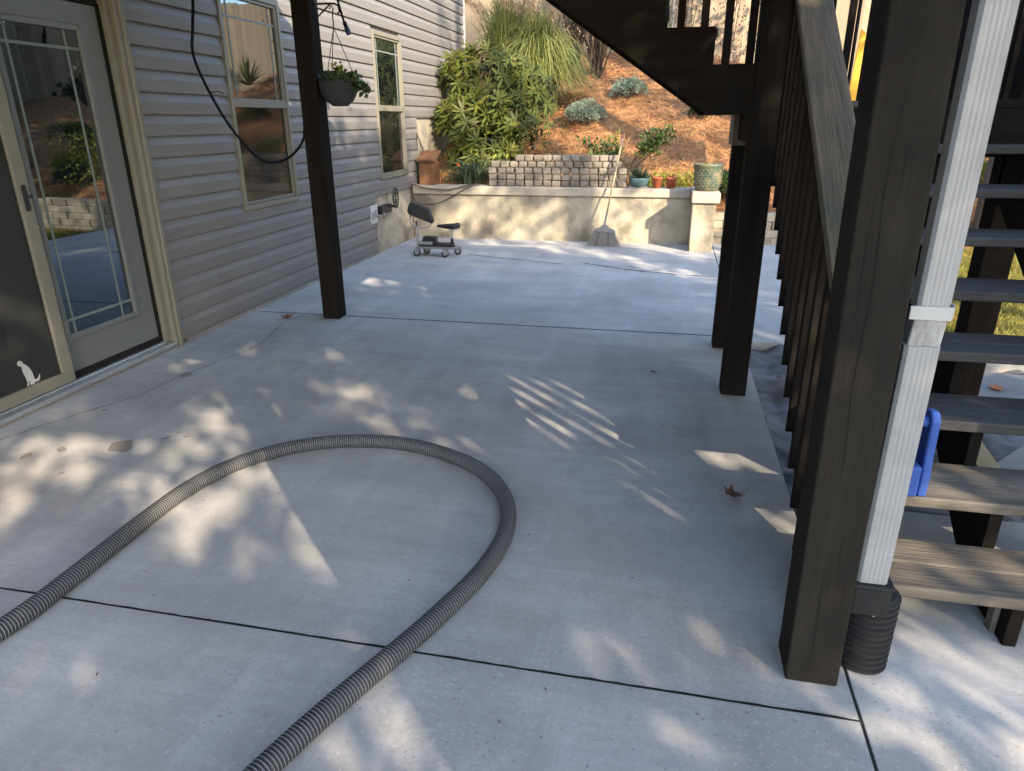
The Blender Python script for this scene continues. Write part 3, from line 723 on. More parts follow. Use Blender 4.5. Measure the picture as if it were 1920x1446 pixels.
MB().tube([(.64,1.7395,.215),(.64,1.736,.215)],.004,8).build('screw', m_steel, dr)

# ------------------------------------------------------------------ vacuum hose on the patio
hp = [(-2.35,-.2,0),(-2.12,.6,0),(-1.97,1.15,0),(-1.92,1.40,0),(-1.915,1.60,0),(-1.925,1.95,0),(-1.915,2.27,0),(-1.84,2.52,0),(-1.68,2.72,0),(-1.45,2.84,0),(-1.17,2.865,0),(-.90,2.785,0),(-.70,2.65,0),(-.575,2.47,0),(-.52,2.29,0),(-.512,2.12,0),(-.545,1.92,0),(-.62,1.69,0),(-.695,1.50,0),(-.775,1.31,0),(-.845,1.12,0),(-.95,.8,0),(-1.2,.2,0),(-1.5,-.5,0)]
HR = .033
P = spline(hp,14); P[:,2] = HR+.001; P = resample(P,.0027); n = len(P)
t = unit(np.gradient(P,axis=0)); sdv = np.stack([t[:,1],-t[:,0],0*t[:,0]],1); upv = np.tile([0,0,1.],(n,1))
ph = np.arange(n)%4; rr = np.where((ph==0)|(ph==1), HR, HR-.0030)
NK = 18; A = np.linspace(0,2*np.pi,NK,endpoint=False)
V = (P[:,None]+(sdv[:,None]*np.cos(A)[None,:,None]+upv[:,None]*np.sin(A)[None,:,None])*rr[:,None,None]).reshape(-1,3)
i = np.arange(n-1)[:,None]*NK; k = np.arange(NK)[None,:]; k2 = (k+1)%NK
F = np.stack([i+k,i+k2,i+NK+k2,i+NK+k],-1).reshape(-1,4)
mi = np.repeat(np.where(ph[:-1]==0,0,1),NK)
hose = np_mesh('vacuum_hose', V, F, [m_hose_l,m_hose_d], mi=mi, loc=(-1.2,2,0)); tag(hose,'thick grey ribbed vacuum hose looped across the patio','hose')

# ------------------------------------------------------------------ cables at the left post
def yline(pts): return pts
cb = empty('hanging_cable', 'black cable hanging in a big loop in front of the first window', 'cable', (-2.67,5.0,1.4))
pts = [(-2.93,4.20,2.62),(-2.96,4.28,2.45),(-2.95,4.33,2.235),(-3.0,4.36,2.06),(-3.03,4.37,1.88),(-2.99,4.48,1.60),(-2.93,4.58,1.405),(-2.87,4.70,1.262),(-2.81,4.80,1.222),(-2.735,4.92,1.26),(-2.68,5.03,1.37),(-2.672,5.06,1.5)]
pts = [tuple(q) for q in spline(pts,8)]
MB().tube(pts,.0095,8).build('cable', m_cable, cb, smooth=True)
MB().tube([(-3.0,4.45,1.68),(-2.965,4.47,1.69),(-2.93,4.49,1.672)],.003,5).build('tie', m_cable, cb)
c2 = empty('cable_end', 'short black cable with blue connector dangling beside the hanging basket', 'cable', (-2.2,4.9,2.06))
MB().tube([(-2.30,4.9,2.62),(-2.262,4.9,2.30),(-2.215,4.9,2.12)],.008,8).build('cable', m_cable, c2, smooth=True)
MB().tube([(-2.215,4.9,2.125),(-2.202,4.9,2.09)],.014,10).build('collar', m_cable, c2)
m_navy = M('navy_plug', (.02,.03,.10), rough=.4)
MB().tube([(-2.202,4.9,2.09),(-2.187,4.9,2.05)],.018,10).build('connector', m_navy, c2)

# ------------------------------------------------------------------ hanging basket on the left post
bk = empty('plant_bracket', 'black iron plant bracket screwed to the left deck post', 'bracket', (-2.52,5.09,2.2))
MB().tube([(-2.525,5.09,2.27),(-2.40,5.09,2.268),(-2.36,5.09,2.266),(-2.335,5.09,2.25),(-2.33,5.09,2.215),(-2.345,5.09,2.205)],.007,8).tube([(-2.525,5.09,2.17),(-2.40,5.09,2.262)],.006,8).build('arm', m_black, bk)
hb = empty('hanging_basket', 'grey bowl basket of trailing ivy hanging from the bracket on the left post', 'hanging basket', (-2.385,5.09,1.62))
HC = Vector((-2.385,5.09,0))
MB().lathe([(.0,1.60),(.055,1.602),(.10,1.64),(.128,1.69),(.14,1.745),(.14,1.775),(.128,1.775),(.12,1.755),(0,1.75)],HC,28).build('bowl', m_basket, hb, smooth=True)
ch = MB()
for k in range(3):
    a = 2*math.pi*k/3+.3; ch.tube([(HC.x,HC.y,2.12),(HC.x+.133*math.cos(a),HC.y+.133*math.sin(a),1.765)],.003,5)
ch.tube([(HC.x,HC.y,2.11),(HC.x,HC.y,2.2),(HC.x+.008,HC.y,2.235),(HC.x-.004,HC.y,2.258),(HC.x-.02,HC.y,2.235)],.0045,6); ch.build('hanger', m_black, hb)
n = 260; a = RNG.uniform(0,2*np.pi,n); r = .13*np.sqrt(RNG.uniform(0,1,n)); P = np.c_[HC.x+r*np.cos(a), HC.y+r*np.sin(a), 1.76+RNG.uniform(0,.10,n)*(1-r/.2)]
D = rdir(n); D[:,2] = np.abs(D[:,2])*.6
vf = [leaves(P,D,RNG.uniform(.03,.055,n),RNG.uniform(.025,.045,n))]
n = 90; t = RNG.uniform(0,1,n); P = np.c_[HC.x+.13+.09*t+RNG.normal(0,.018,n), HC.y-.05+RNG.normal(0,.05,n), 1.79-.09*t+RNG.normal(0,.02,n)]
vf.append(leaves(P,rdir(n),RNG.uniform(.03,.055,n),RNG.uniform(.03,.045,n)))
np_mesh('foliage', *join(*vf), m_basketleaf, hb)
n = 24; P = np.c_[HC.x+.03+RNG.normal(0,.02,n),HC.y-.05+RNG.normal(0,.02,n),1.86+RNG.normal(0,.02,n)]
np_mesh('blossom', *leaves(P,rdir(n),.03,.022), m_lime, hb)

# ------------------------------------------------------------------ wheeled garden seat
gs = empty('rolling_seat', 'wheeled work stool with bicycle saddle and black chest pad by the foundation', 'work stool', (-2.62,7.88,0))
ox, oy = -2.62, 7.88
f = MB(); f.tube([(ox-.23,oy-.08,.105),(ox+.24,oy-.08,.105)],.013,8).tube([(ox-.23,oy+.08,.105),(ox+.24,oy+.08,.105)],.013,8)
for dx in (-.23,.10,.24): f.tube([(ox+dx,oy-.085,.105),(ox+dx,oy+.085,.105)],.012,8)
f.build('frame', m_steel, gs)
bx('tray', m_black, gs, ox-.2,ox+.2,oy-.07,oy+.07,.115,.15, bevel=.006); bx('tool_box', m_black, gs, ox-.16,ox+.0,oy-.05,oy+.06,.152,.22, bevel=.01)
bx('strap', m_greyp, gs, ox-.20,ox-.03,oy-.074,oy+.074,.135,.17, bevel=.006)
for dx,dy in ((-.22,-.09),(.13,-.10),(.23,.09),(-.16,.10)):
    w = MB().tube([(ox+dx,oy+dy-.014,.042),(ox+dx,oy+dy+.014,.042)],.042,18).build('wheel', m_rubber, gs, bevel=.004)
    MB().tube([(ox+dx,oy+dy-.017,.042),(ox+dx,oy+dy+.017,.042)],.02,12).build('hub', m_steel, w)
    MB().box(ox+dx-.02,ox+dx+.035,oy+dy-.022,oy+dy-.018,.035,.095).box(ox+dx-.02,ox+dx+.035,oy+dy+.018,oy+dy+.022,.035,.095).box(ox+dx-.02,ox+dx+.035,oy+dy-.022,oy+dy+.022,.092,.098).build('fork', m_steel, w)
MB().tube([(ox+.19,oy,.11),(ox+.19,oy,.21)],.018,10).build('seat_post', m_black, gs); MB().tube([(ox+.19,oy,.2),(ox+.19,oy,.32)],.013,10).build('seat_tube', m_steel, gs)
# saddle: nose to the left
rows = [(-.15,.018,.028),(-.11,.024,.036),(-.05,.04,.05),(.0,.065,.06),(.05,.082,.064),(.09,.078,.06),(.115,.05,.045)]
V = []; F = []
for (dx,hw,hh) in rows:
    for k in range(12):
        a = 2*math.pi*k/12; V.append((ox+.17+dx, oy+hw*math.cos(a), .345-.05*min(0,dx)*.2+hh*.55*math.sin(a)+(.012 if dx>.05 else 0)))
for i in range(len(rows)-1):
    for k in range(12): F.append((i*12+k,i*12+(k+1)%12,(i+1)*12+(k+1)%12,(i+1)*12+k))
mb = MB().add(V,F+[tuple(range(12))[::-1],tuple(range(72,84))]); mb.build('saddle', m_pad, gs, smooth=True)
bx('saddle_base', m_greyp, gs, ox+.19,ox+.275,oy-.06,oy+.06,.318,.336, bevel=.008)
MB().tube([(ox-.24,oy,.1),(ox-.24,oy,.33)],.014,10).build('mast', m_steel, gs); MB().tube([(ox-.24,oy,.32),(ox-.24,oy,.40)],.010,10).build('mast_top', m_black, gs)
MB().tube([(ox-.31,oy-.02,.47),(ox-.30,oy-.03,.40),(ox-.24,oy-.03,.335),(ox-.15,oy-.03,.32),(ox-.07,oy-.02,.345),(ox-.03,oy-.01,.41)],.008,8).build('pad_bracket', m_steel, gs, smooth=True)
pad = [(-.17,-.045),(-.17,.04),(-.15,.075),(.07,.075),(.17,-.03),(.165,-.075),(-.14,-.075)]
mb = MB().prism(pad,'y',-.03,.03); rotm = Matrix.Rotation(R(20),3,'Y')
mb.v = [tuple(Vector((ox-.16,oy-.02,.50))+rotm@Vector(q)) for q in mb.v]; mb.build('chest_pad', m_pad, gs, bevel=.016, seg=3)

# ------------------------------------------------------------------ broom
br = empty('broom', 'angled grey broom with wooden handle leaning on the retaining wall', 'broom', (-.75,8.9,0))
A0, A1 = Vector((-.745,8.90,.24)), Vector((-.588,9.24,1.285))
MB().tube([A0,A0+(A1-A0)*.16],.013,10).build('ferrule', m_greyp, br); MB().tube([A0+(A1-A0)*.15,A1],.0115,10).build('handle', m_broomh, br, smooth=True)
MB().prism([(-.88,.185),(-.60,.165),(-.61,.205),(-.68,.225),(-.715,.262),(-.765,.264),(-.80,.225),(-.865,.215)],'y',8.872,8.928).build('head', m_greyp, br, bevel=.008)
n = 420; u = RNG.uniform(0,1,n); v = RNG.uniform(-1,1,n)
top = np.c_[-.875+.265*u, 8.90+.022*v, .19-.02*u+RNG.normal(0,.002,n)]; bot = np.c_[-.955+.415*u+RNG.normal(0,.004,n), 8.90+.045*v-.01, .004+RNG.uniform(0,.012,n)]
tt = np.linspace(0,1,4)[None,:,None]; C = top[:,None]*(1-tt)+bot[:,None]*tt
sv = unit(np.c_[np.ones(n),RNG.normal(0,.6,n),np.zeros(n)]); V, F = ribbons(C,[.004]*4,sv)
tag(np_mesh('bristles', V, F, m_bristle, br), kind='stuff')

# ------------------------------------------------------------------ stacked pavers on the retaining wall
def paver_mesh():
    bm = bmesh.new(); bmesh.ops.create_cube(bm,size=1); bmesh.ops.scale(bm,vec=(.113,.115,.0765),verts=bm.verts)
    bmesh.ops.bevel(bm,geom=bm.edges[:],offset=.02,segments=2,affect='EDGES',profile=.6)
    for v in bm.verts: v.co += Vector((random.gauss(0,.0018),random.gauss(0,.0018),random.gauss(0,.0012)))
    me = bpy.data.meshes.new('paver'); bm.to_mesh(me); bm.free(); me.materials.append(m_paver)
    for p in me.polygons: p.use_smooth = False
    return me
pms = [paver_mesh() for _ in range(6)]
ORD = ['first','second','third','fourth','fifth','sixth','seventh','eighth','ninth','tenth','eleventh','twelfth','thirteenth','fourteenth','fifteenth']
ROW = ['bottom row','second lowest row','middle row','second highest row','top row']
for r_,(a,nn) in enumerate(((-2.33,15),(-2.325,15),(-2.335,15),(-2.29,14),(-1.965,11))):
    for k in range(nn):
        o = bpy.data.objects.new('paver', pms[random.randrange(6)]); COL.objects.link(o)
        o.location = (a+.1215*k+random.uniform(-.003,.003)+.058, 9.335+random.uniform(-.012,.012), .686+.039+.0785*r_)
        o.rotation_euler = (random.choice((0,math.pi)),0,random.uniform(-.05,.05)+random.choice((0,math.pi)))
        o.scale = (random.uniform(.93,1.0),1,1)
        tag(o, 'grey paver %s from the left in %s of the stack'%(ORD[k],ROW[r_]), 'paver', 'tumbled pavers stacked on the retaining wall')
# ------------------------------------------------------------------ pots on the wall
def pot(name,label,prof,c,mat,group=None,n=32):
    t = empty(name,label,'pot',c,group); MB().lathe(prof,c,n).build('bowl' if 'bowl' in name else 'body', mat, t, smooth=True); return t
bp_ = pot('bowl_planter','glossy turquoise bowl planter with a spiky succulent on the wall cap',[(0,0),(.085,0),(.105,.015),(.128,.06),(.135,.095),(.128,.108),(.115,.1),(.11,.09),(0,.088)],(-.362,9.31,.702),m_turq)
n = 95; a = RNG.uniform(0,2*np.pi,n); e = RNG.uniform(.25,1.45,n); D = np.c_[np.cos(a)*np.cos(e),np.sin(a)*np.cos(e),np.sin(e)]
P = np.tile([-.362,9.31,.79],(n,1))+D*np.array([.05,.05,.0]); V,F = leaves(P,D,RNG.uniform(.11,.18,n),.022,fold=-.05); np_mesh('succulent',V,F,m_agave,bp_)
tr = empty('pot_tray','flat black tray under the turquoise bowl planter','tray',(-.37,9.31,.686)); bx('tray', m_greyp, tr, -.49,-.25,9.24,9.38,.6865,.700, bevel=.004)
prof = [(0,0),(.048,0),(.062,.105),(.068,.107),(.071,.132),(.064,.132),(.06,.115),(0,.112)]
pot('terracotta_pot','small empty terracotta pot beside the turquoise bowl',prof,(-.137,9.29,.686),m_terra,'terracotta pots on the retaining wall')
t2 = pot('terracotta_pot','small terracotta pot with a seedling nearest the big green pot',prof,(.04,9.29,.686),m_terra,'terracotta pots on the retaining wall')
n = 14; D = rdir(n); D[:,2] = np.abs(D[:,2])+.3; np_mesh('seedling', *leaves(np.tile([.04,9.29,.80],(n,1)),D,.09,.02), m_redleaf, t2)
gp = empty('glazed_pot','large mottled green glazed pot standing on the pier','pot',(.465,8.95,.696))
MB().lathe([(0,0),(.125,0),(.142,.02),(.160,.10),(.166,.20),(.166,.275),(.174,.283),(.176,.30),(.168,.306),(.155,.30),(.15,.26),(0,.255)],(.465,8.95,.696),40).build('body', m_green, gp, smooth=True)
# raised diamond knobs round the pot
kb = MB()
for rz in range(7):
    for k in range(22):
        a = 2*math.pi*(k+.5*(rz%2))/22; z = .055+.03*rz; rad = .150+.016*min(1,z/.18)
        c = Vector((.465+rad*math.cos(a),8.95+rad*math.sin(a),.696+z)); u = Vector((-math.sin(a),math.cos(a),0)); o_ = Vector((math.cos(a),math.sin(a),0))
        kb.add([c-u*.014,c-Vector((0,0,.011)),c+u*.014,c+Vector((0,0,.011)),c+o_*.008],[(0,1,4),(1,2,4),(2,3,4),(3,0,4)])
kb.build('relief_pattern', m_green, gp)
n = 30; P = np.c_[.465+RNG.normal(0,.05,n),8.95+RNG.normal(0,.05,n),np.full(n,.95)]; D = rdir(n); D[:,2] = np.abs(D[:,2])+.5; np_mesh('foliage', *leaves(P,D,RNG.uniform(.05,.12,n),.018), m_lime, gp)
# ------------------------------------------------------------------ brown box and garden hose at the corner
wb = empty('wooden_box','small brown wooden box with sloping lid against the foundation','wooden box',(-3.19,9.42,.685))
bx('body', m_boxwood, wb, -3.30,-3.08,9.30,9.52,.686,.985, bevel=.004)
MB().prism([(9.27,.985),(9.55,1.10),(9.55,1.122),(9.265,1.005)],'x',-3.325,-3.055).build('lid', m_boxwood, wb, bevel=.003)
stk = MB().tube([(-3.345,9.40,1.36),(-3.24,9.38,1.10)],.014,8).build('stick', m_bark, None, loc=(-3.3,9.4,1.1)); tag(stk,'short dark stick leaning on the foundation above the wooden box','stick')
gh = spline([(-3.35,9.14,.30),(-3.345,9.13,.62),(-3.335,9.13,.70),(-3.15,9.135,.655),(-2.85,9.14,.64),(-2.6,9.15,.695),(-2.5,9.22,.70),(-2.45,9.3,.70),(-2.50,9.2,.70),(-2.6,9.13,.66),(-2.9,9.12,.50),(-3.1,9.13,.445),(-3.28,9.14,.46),(-3.35,9.15,.58),(-3.352,9.15,.70)],8)
g_ = MB().tube([tuple(q) for q in gh],.0085,8).build('garden_hose', m_bark, None, smooth=True, loc=(-3.1,9.15,.5)); tag(g_,'thin dark garden hose looping over the retaining wall cap at the house corner','garden hose')

# ------------------------------------------------------------------ things under the stairs
lb = MB().obox((1.452,3.14,.045),(.09,.62,.09),Matrix.Rotation(R(-6),3,'Z')).build('lumber', m_lumber, None, bevel=.004, loc=(1.45,3.14,0)); tag(lb,'new yellow timber post lying on the ground under the stairs','lumber')
def flag(poly,z,label,t=.045):
    o = MB().prism(poly,'z',z-t,z).build('flagstone', m_stone, None, bevel=.006, loc=(*np.mean(poly,0),z-t)); tag(o,label,'paving slab','loose paving slabs under the stairs')
flag([(1.62,2.95),(2.4,2.82),(2.5,3.35),(1.80,3.55),(1.58,3.3)],-.01,'dark grey paving slab beside the yellow timber under the stairs')
flag([(1.74,4.38),(1.80,4.14),(2.9,3.95),(2.95,4.55),(1.95,4.68)],-.005,'pale paving slab with an orange leaf near the kerb')
flag([(1.0,2.85),(1.52,2.8),(1.5,3.4),(1.05,3.35)],-.04,'sunken grey paving slab left of the yellow timber')
kb = bx('curb', m_walk, None, 1.5,6.0,4.86,5.0,-.2,.03, bevel=.01); tag(kb,kind='structure')
# crumpled ground sheet between slab and stairs
gx = np.linspace(.615,2.75,110); gy = np.linspace(2.76,5.02,110); GX,GY = np.meshgrid(gx,gy)
GZ = -.055+.007*np.sin(40*GX+5*np.sin(9*GY))*np.sin(31*GY+4*np.sin(17*GX))+.022*np.sin(9*GX+3*np.sin(4*GY))*np.sin(6*GY+1.3*np.sin(7*GX))+.012*np.sin(25*GX+11*GY)*np.sin(13*GY-9*GX)+.10*np.exp(-((GX-.98)**2/.03+(GY-4.75)**2/.05))+.05*np.exp(-((GX-.8)**2/.01+(GY-4.1)**2/.08))
ii = np.arange(110*110).reshape(110,110); F = np.stack([ii[:-1,:-1],ii[:-1,1:],ii[1:,1:],ii[1:,:-1]],-1).reshape(-1,4)
tp = np_mesh('ground_sheet', np.stack([GX,GY,GZ],-1).reshape(-1,3), F, m_tarp, smooth=True, loc=(1.1,3.9,-.1)); tag(tp,'crumpled grey landscape sheet between the patio edge and the stairs','ground sheet')
# blue caddy on the second tread
cd = empty('blue_caddy','blue plastic tool caddy with arched handle on the second stair tread','caddy',(.85,2.28,.36))
Z0 = ZF+RISE
arch = []; inner = []
hw = [(.062,0),(.066,.06),(.05,.16),(.046,.24),(.05,.27)]
out = [(2.24+.052,Z0+.001),(2.24+.054,Z0+.07),(2.24+.034,Z0+.15),(2.24+.030,Z0+.25),(2.24+.02,Z0+.28),(2.24-.02,Z0+.285),(2.24-.045,Z0+.262),(2.24-.05,Z0+.15),(2.24-.06,Z0+.07),(2.24-.056,Z0+.001)]
MB().prism(out,'x',.852,.88).build('end_panel', m_blue, cd, bevel=.008, seg=3)
MB().prism(out,'x',.70,.73).build('end_panel', m_blue, cd, bevel=.008, seg=3)
bx('body', m_blue, cd, .732,.85,2.175,2.30,Z0+.001,Z0+.11, bevel=.01)
MB().tube([(.72,2.23,Z0+.245),(.86,2.23,Z0+.245)],.018,12).build('grip', m_blue, cd)
bx('bottle', m_navy, cd, .73,.79,2.2,2.26,Z0+.112,Z0+.2, bevel=.012)

# ------------------------------------------------------------------ fence
fence = empty('fence','weathered vertical board fence along the top of the mulch slope','fence',(2,16.6,2.8))
fb = local_part(MB().prism([(-.0706,0),(.0706,0),(.0706,1.92),(.045,1.96),(-.045,1.96),(-.0706,1.92)],'y',-.01,.01),'board', m_fence, fence)
first = True
for k in range(100):
    x = -4.6+.1418*k; z = float(H(x,16.6))-.05
    o = fb if first else dup(fb,fence); first = False
    o.location = Vector((x,16.6+random.uniform(-.004,.004),z+random.uniform(-.015,.015)))-ORG[fence.name]; o.rotation_euler = (0,random.uniform(-.0012,.0012),0)
for dz in (.35,1.0,1.6):
    for a in np.arange(-4.6,9.5,2.4):
        z0_, z1_ = float(H(a,16.6))+dz, float(H(a+2.4,16.6))+dz
        MB().prism([(a,z0_),(a+2.395,z1_),(a+2.395,z1_+.085),(a,z0_+.085)],'y',16.612,16.65).build('rail', m_fence_dk, fence)
for a in np.arange(-4.6,9.6,2.4):
    z = float(H(a,16.6)); bx('post', m_fence_dk, fence, a-.045,a+.045,16.652,16.74,z-.2,z+1.85)
bx('post', m_fence_dk, fence, 9.56,9.70,16.55,16.70,1.5,float(H(9.6,16.6))+2.0)
f2 = empty('fence','brown board fence along the right side of the garden','fence',(9.6,5,1))
first = True
for k in range(155):
    y = -5.2+.1418*k; z = float(H(9.6,y))-.05
    o = dup(fb,f2); o.location = Vector((9.6,y,z+random.uniform(-.02,.02)))-ORG[f2.name]; o.rotation_euler = (0,0,math.pi/2)
for dz in (.4,1.5): bx('rail', m_fence_dk, f2, 9.612,9.65,-5.2,16.5,1+dz-.2,1.09+dz-.2)

# ------------------------------------------------------------------ planting
def whorl_mesh(name, nl, L, Wd, mat, up=.25):
    V = []; F = []
    for k in range(nl):
        a = 2*math.pi*k/nl+random.uniform(-.25,.25); e = up+random.uniform(-.3,.35); l = L*random.uniform(.75,1.1); w = Wd*random.uniform(.85,1.1)
        d = Vector((math.cos(a)*math.cos(e),math.sin(a)*math.cos(e),math.sin(e))); s = Vector((-math.sin(a),math.cos(a),0)); nrm = s.cross(d)
        b = len(V); pts = [(0,.12),(.3,.8),(.62,1.0),(.88,.55),(1,.05)]
        for t,ww in pts:
            c = d*l*(t*.97+.03)-Vector((0,0,1))*l*.10*t*t
            V += [c+s*w*ww/2+nrm*w*.12*ww, c-s*w*ww/2+nrm*w*.12*ww]
        for i in range(4): F.append((b+2*i,b+2*i+1,b+2*i+3,b+2*i+2))
    me = bpy.data.meshes.new(name); me.from_pydata([tuple(q) for q in V],[],F); me.materials.append(mat); return me
rh = empty('rhododendron','big rhododendron with whorled glossy leaves growing beside the house wall','shrub',(-2.6,10.6,1.0))
wm = [whorl_mesh('leaf_whorl',random.choice((9,10,12)),.15,.028,m_rhodo) for _ in range(6)]+[whorl_mesh('leaf_whorl',8,.15,.034,m_rhodo_y,-.1)]
lobes = [(-2.65,10.85,2.15,.5,.45,.38),(-2.15,10.9,1.85,.42,.45,.36),(-2.95,10.4,1.55,.42,.42,.30),(-2.6,10.15,1.08,.5,.36,.28),(-3.0,10.7,2.15,.28,.35,.3),(-2.15,10.4,1.35,.44,.36,.28),(-2.5,10.5,1.62,.5,.4,.25)]
cnt = 0; stems = MB(); tips = []
while cnt<298:
    l = random.choice(lobes); d = Vector((random.gauss(0,1),random.gauss(0,1),random.gauss(0,1))).normalized()
    if d.y>.45 or d.z<-.75: continue
    rr_ = random.uniform(.8,1.0) if random.random()<.8 else random.uniform(1.0,1.28)
    p = Vector((l[0]+d.x*l[3]*rr_, l[1]+d.y*l[4]*rr_, l[2]+d.z*l[5]*rr_))
    if p.x<-3.3 or p.z<.78: continue
    if any(((p.x-q[0])/q[3])**2+((p.y-q[1])/q[4])**2+((p.z-q[2])/q[5])**2<.6 for q in lobes): continue
    lowy = p.z<1.35
    me = wm[6] if random.random()<(.14 if lowy else .03) else wm[random.randrange(6)]
    o = bpy.data.objects.new('leaf_whorl', me); COL.objects.link(o); o.parent = rh; o.location = p-ORG[rh.name]
    q = (d+Vector((.15,-.25,.75))).normalized().to_track_quat('Z','Y').to_euler(); o.rotation_euler = q; s = random.uniform(.85,1.5); o.scale = (s,s,s)
    tips.append(p); cnt += 1
for p in tips[::2]:
    b = Vector((-2.6,10.65,.75)); m_ = b.lerp(p,.55)+Vector((0,.05,.12)); stems.tube([b,m_,p],[.016,.009,.004],5)
stems.build('stems', m_twig, rh)
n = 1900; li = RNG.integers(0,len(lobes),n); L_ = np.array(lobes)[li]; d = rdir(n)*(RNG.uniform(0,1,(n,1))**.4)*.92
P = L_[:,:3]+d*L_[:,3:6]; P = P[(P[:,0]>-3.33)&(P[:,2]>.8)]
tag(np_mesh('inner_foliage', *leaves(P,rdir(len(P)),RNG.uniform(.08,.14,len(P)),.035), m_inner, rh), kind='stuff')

def tuft(c, n, hmin, hmax, spread, droop, wdt, seg=7, zoff=0):
    a = RNG.uniform(0,2*np.pi,n); h = RNG.uniform(hmin,hmax,n); o = spread*(.15+.85*RNG.uniform(0,1,n)); t = np.linspace(0,1,seg)
    bx_ = RNG.normal(0,.10,(n,2))
    rx = (o[:,None]*t**1.8); z = h[:,None]*(1.5*t-.5*t**2.2)-droop*(o*h)[:,None]*t**3
    C = np.stack([c[0]+bx_[:,:1]+np.cos(a)[:,None]*rx, c[1]+bx_[:,1:]+np.sin(a)[:,None]*rx, c[2]+z],-1)
    side = np.c_[-np.sin(a),np.cos(a),0*a]+RNG.normal(0,.4,(n,3)); return ribbons(C, wdt*np.array([1,1,.95,.85,.7,.45,.1][:seg]), unit(side)), C
mg = empty('maiden_grass','tall arching maiden grass with feathery tan plumes behind the rhododendron','ornamental grass',(-2.3,12.6,1.7))
zc = float(H(-2.3,12.5))-.05
g1,_ = tuft((-2.25,12.4,zc),3600,1.0,2.0,1.05,.80,.016); g2,_ = tuft((-2.85,12.7,zc+.1),1500,1.1,2.0,.6,.5,.015)
tag(np_mesh('blades', *join(g1,g2), m_mgrass, mg), kind='stuff')
for k in range(34):
    a = random.uniform(0,6.28); r = random.uniform(.2,.75); cx = random.choice((-2.15,-2.75,-2.75)); h = random.uniform(1.35,2.05)
    b = Vector((cx,12.6,zc)); e = Vector((cx+r*math.cos(a),12.6+r*math.sin(a)*.8,zc+h)); n = 170
    t = RNG.uniform(0,1,n); ax = Vector((math.cos(a)*.18,math.sin(a)*.18,.16)); P = np.array(e)+t[:,None]*np.array(ax)+RNG.normal(0,.026,(n,3))
    D = np.array(ax)*3+RNG.normal(0,.5,(n,3))+np.array([0,0,-.25]); V,F = leaves(P,D,RNG.uniform(.05,.10,n)*(1.15-t*.5),.011); np_mesh('plume', V, F, m_plume, mg)
    MB().tube([b,b.lerp(e,.6)+Vector((0,0,.2)),e],.004,4).build('stalk', m_twig, mg)

def twiggy(c, n, h, spread, mat, parent, r=.009, sub=3):
    mb = MB()
    for k in range(n):
        a = random.uniform(0,6.28); s = spread*random.uniform(.25,1); b = Vector(c)+Vector((random.gauss(0,.05),random.gauss(0,.05),0)); hh = h*random.uniform(.65,1)
        e = Vector(c)+Vector((math.cos(a)*s,math.sin(a)*s,hh)); m_ = b.lerp(e,.5)+Vector((random.gauss(0,.05),random.gauss(0,.05),.12*h))
        mb.tube([b,m_,e],[r,r*.7,r*.25],5)
        for j in range(sub):
            q = m_.lerp(e,random.uniform(0,.8)); mb.tube([q,q+Vector((random.gauss(0,.14),random.gauss(0,.14),random.uniform(.1,.35)*h))],[r*.45,r*.15],4)
    return mb.build('branches', mat, parent)
bs = empty('bare_shrub','bare many stemmed shrub in front of the far fence','shrub',(-1.45,14.2,2.2)); twiggy((-1.45,14.2,float(H(-1.45,14.2))-.03),70,1.5,.8,m_twig,bs,.013,4)
n = 500; P = np.c_[-1.45+RNG.normal(0,.35,n),14.2+RNG.normal(0,.35,n),float(H(-1.45,14.2))+RNG.uniform(.5,1.5,n)]; np_mesh('dry_leaves', *leaves(P,rdir(n),.035,.02), m_plume, bs)
bs2 = empty('bare_shrub','dense tan bare shrub high up beside the maiden grass','shrub',(-2.0,15.4,2.6)); twiggy((-2.0,15.4,float(H(-2,15.4))),60,2.3,1.0,m_twig,bs2,.011,6)
n = 1600; P = np.c_[-2.0+RNG.normal(0,.5,n),15.4+RNG.normal(0,.4,n),float(H(-2,15.4))+RNG.uniform(.4,2.4,n)]; np_mesh('dry_leaves', *leaves(P,rdir(n),.045,.022), m_plume, bs2)

def round_shrub(name,label,c,rad,n,mat,leaf=(.03,.012),lump=7,parts=('foliage',)):
    t = empty(name,label,'shrub',c); c = np.array(c,float); lb_ = rdir(lump)*rad*.62; lb_[:,2] = np.abs(lb_[:,2])*1.0
    li = RNG.integers(0,lump,n); d = rdir(n); d[:,2] = np.where(d[:,2]<-.2,-d[:,2],d[:,2])
    P = c+lb_[li]+d*rad*RNG.uniform(.36,.52,(n,1))*np.array([1,1,.85])+np.array([0,0,rad*.14]); D = d+RNG.normal(0,.45,(n,3))
    o = np_mesh('foliage', *leaves(P,D,RNG.uniform(leaf[0]*.7,leaf[0]*1.3,n),leaf[1]), mat, t); tag(o,kind='stuff')
    twiggy(c-np.array([0,0,.02]),10,rad*1.0,rad*.6,m_twig,t,.006,1); return t
round_shrub('santolina','grey green mounded shrub on the mulch nearer the maiden grass',(-1.33,11.75,float(H(-1.33,11.75))),.33,5200,m_greyshrub,(.03,.014),12)
round_shrub('santolina','grey green mounded shrub higher on the mulch under the stair underside',(-.76,13.0,float(H(-.76,13.0))),.30,4600,m_greyshrub,(.03,.014),11)
round_shrub('small_shrub','small dark green bush on the mulch beside the landing post',(.45,11.9,float(H(.45,11.9))),.25,1100,m_azalea,(.05,.03),6)
round_shrub('green_shrub','green bush growing behind the green glazed pot',(.85,9.85,float(H(.85,9.85))),.32,1500,m_azalea,(.07,.022),6)
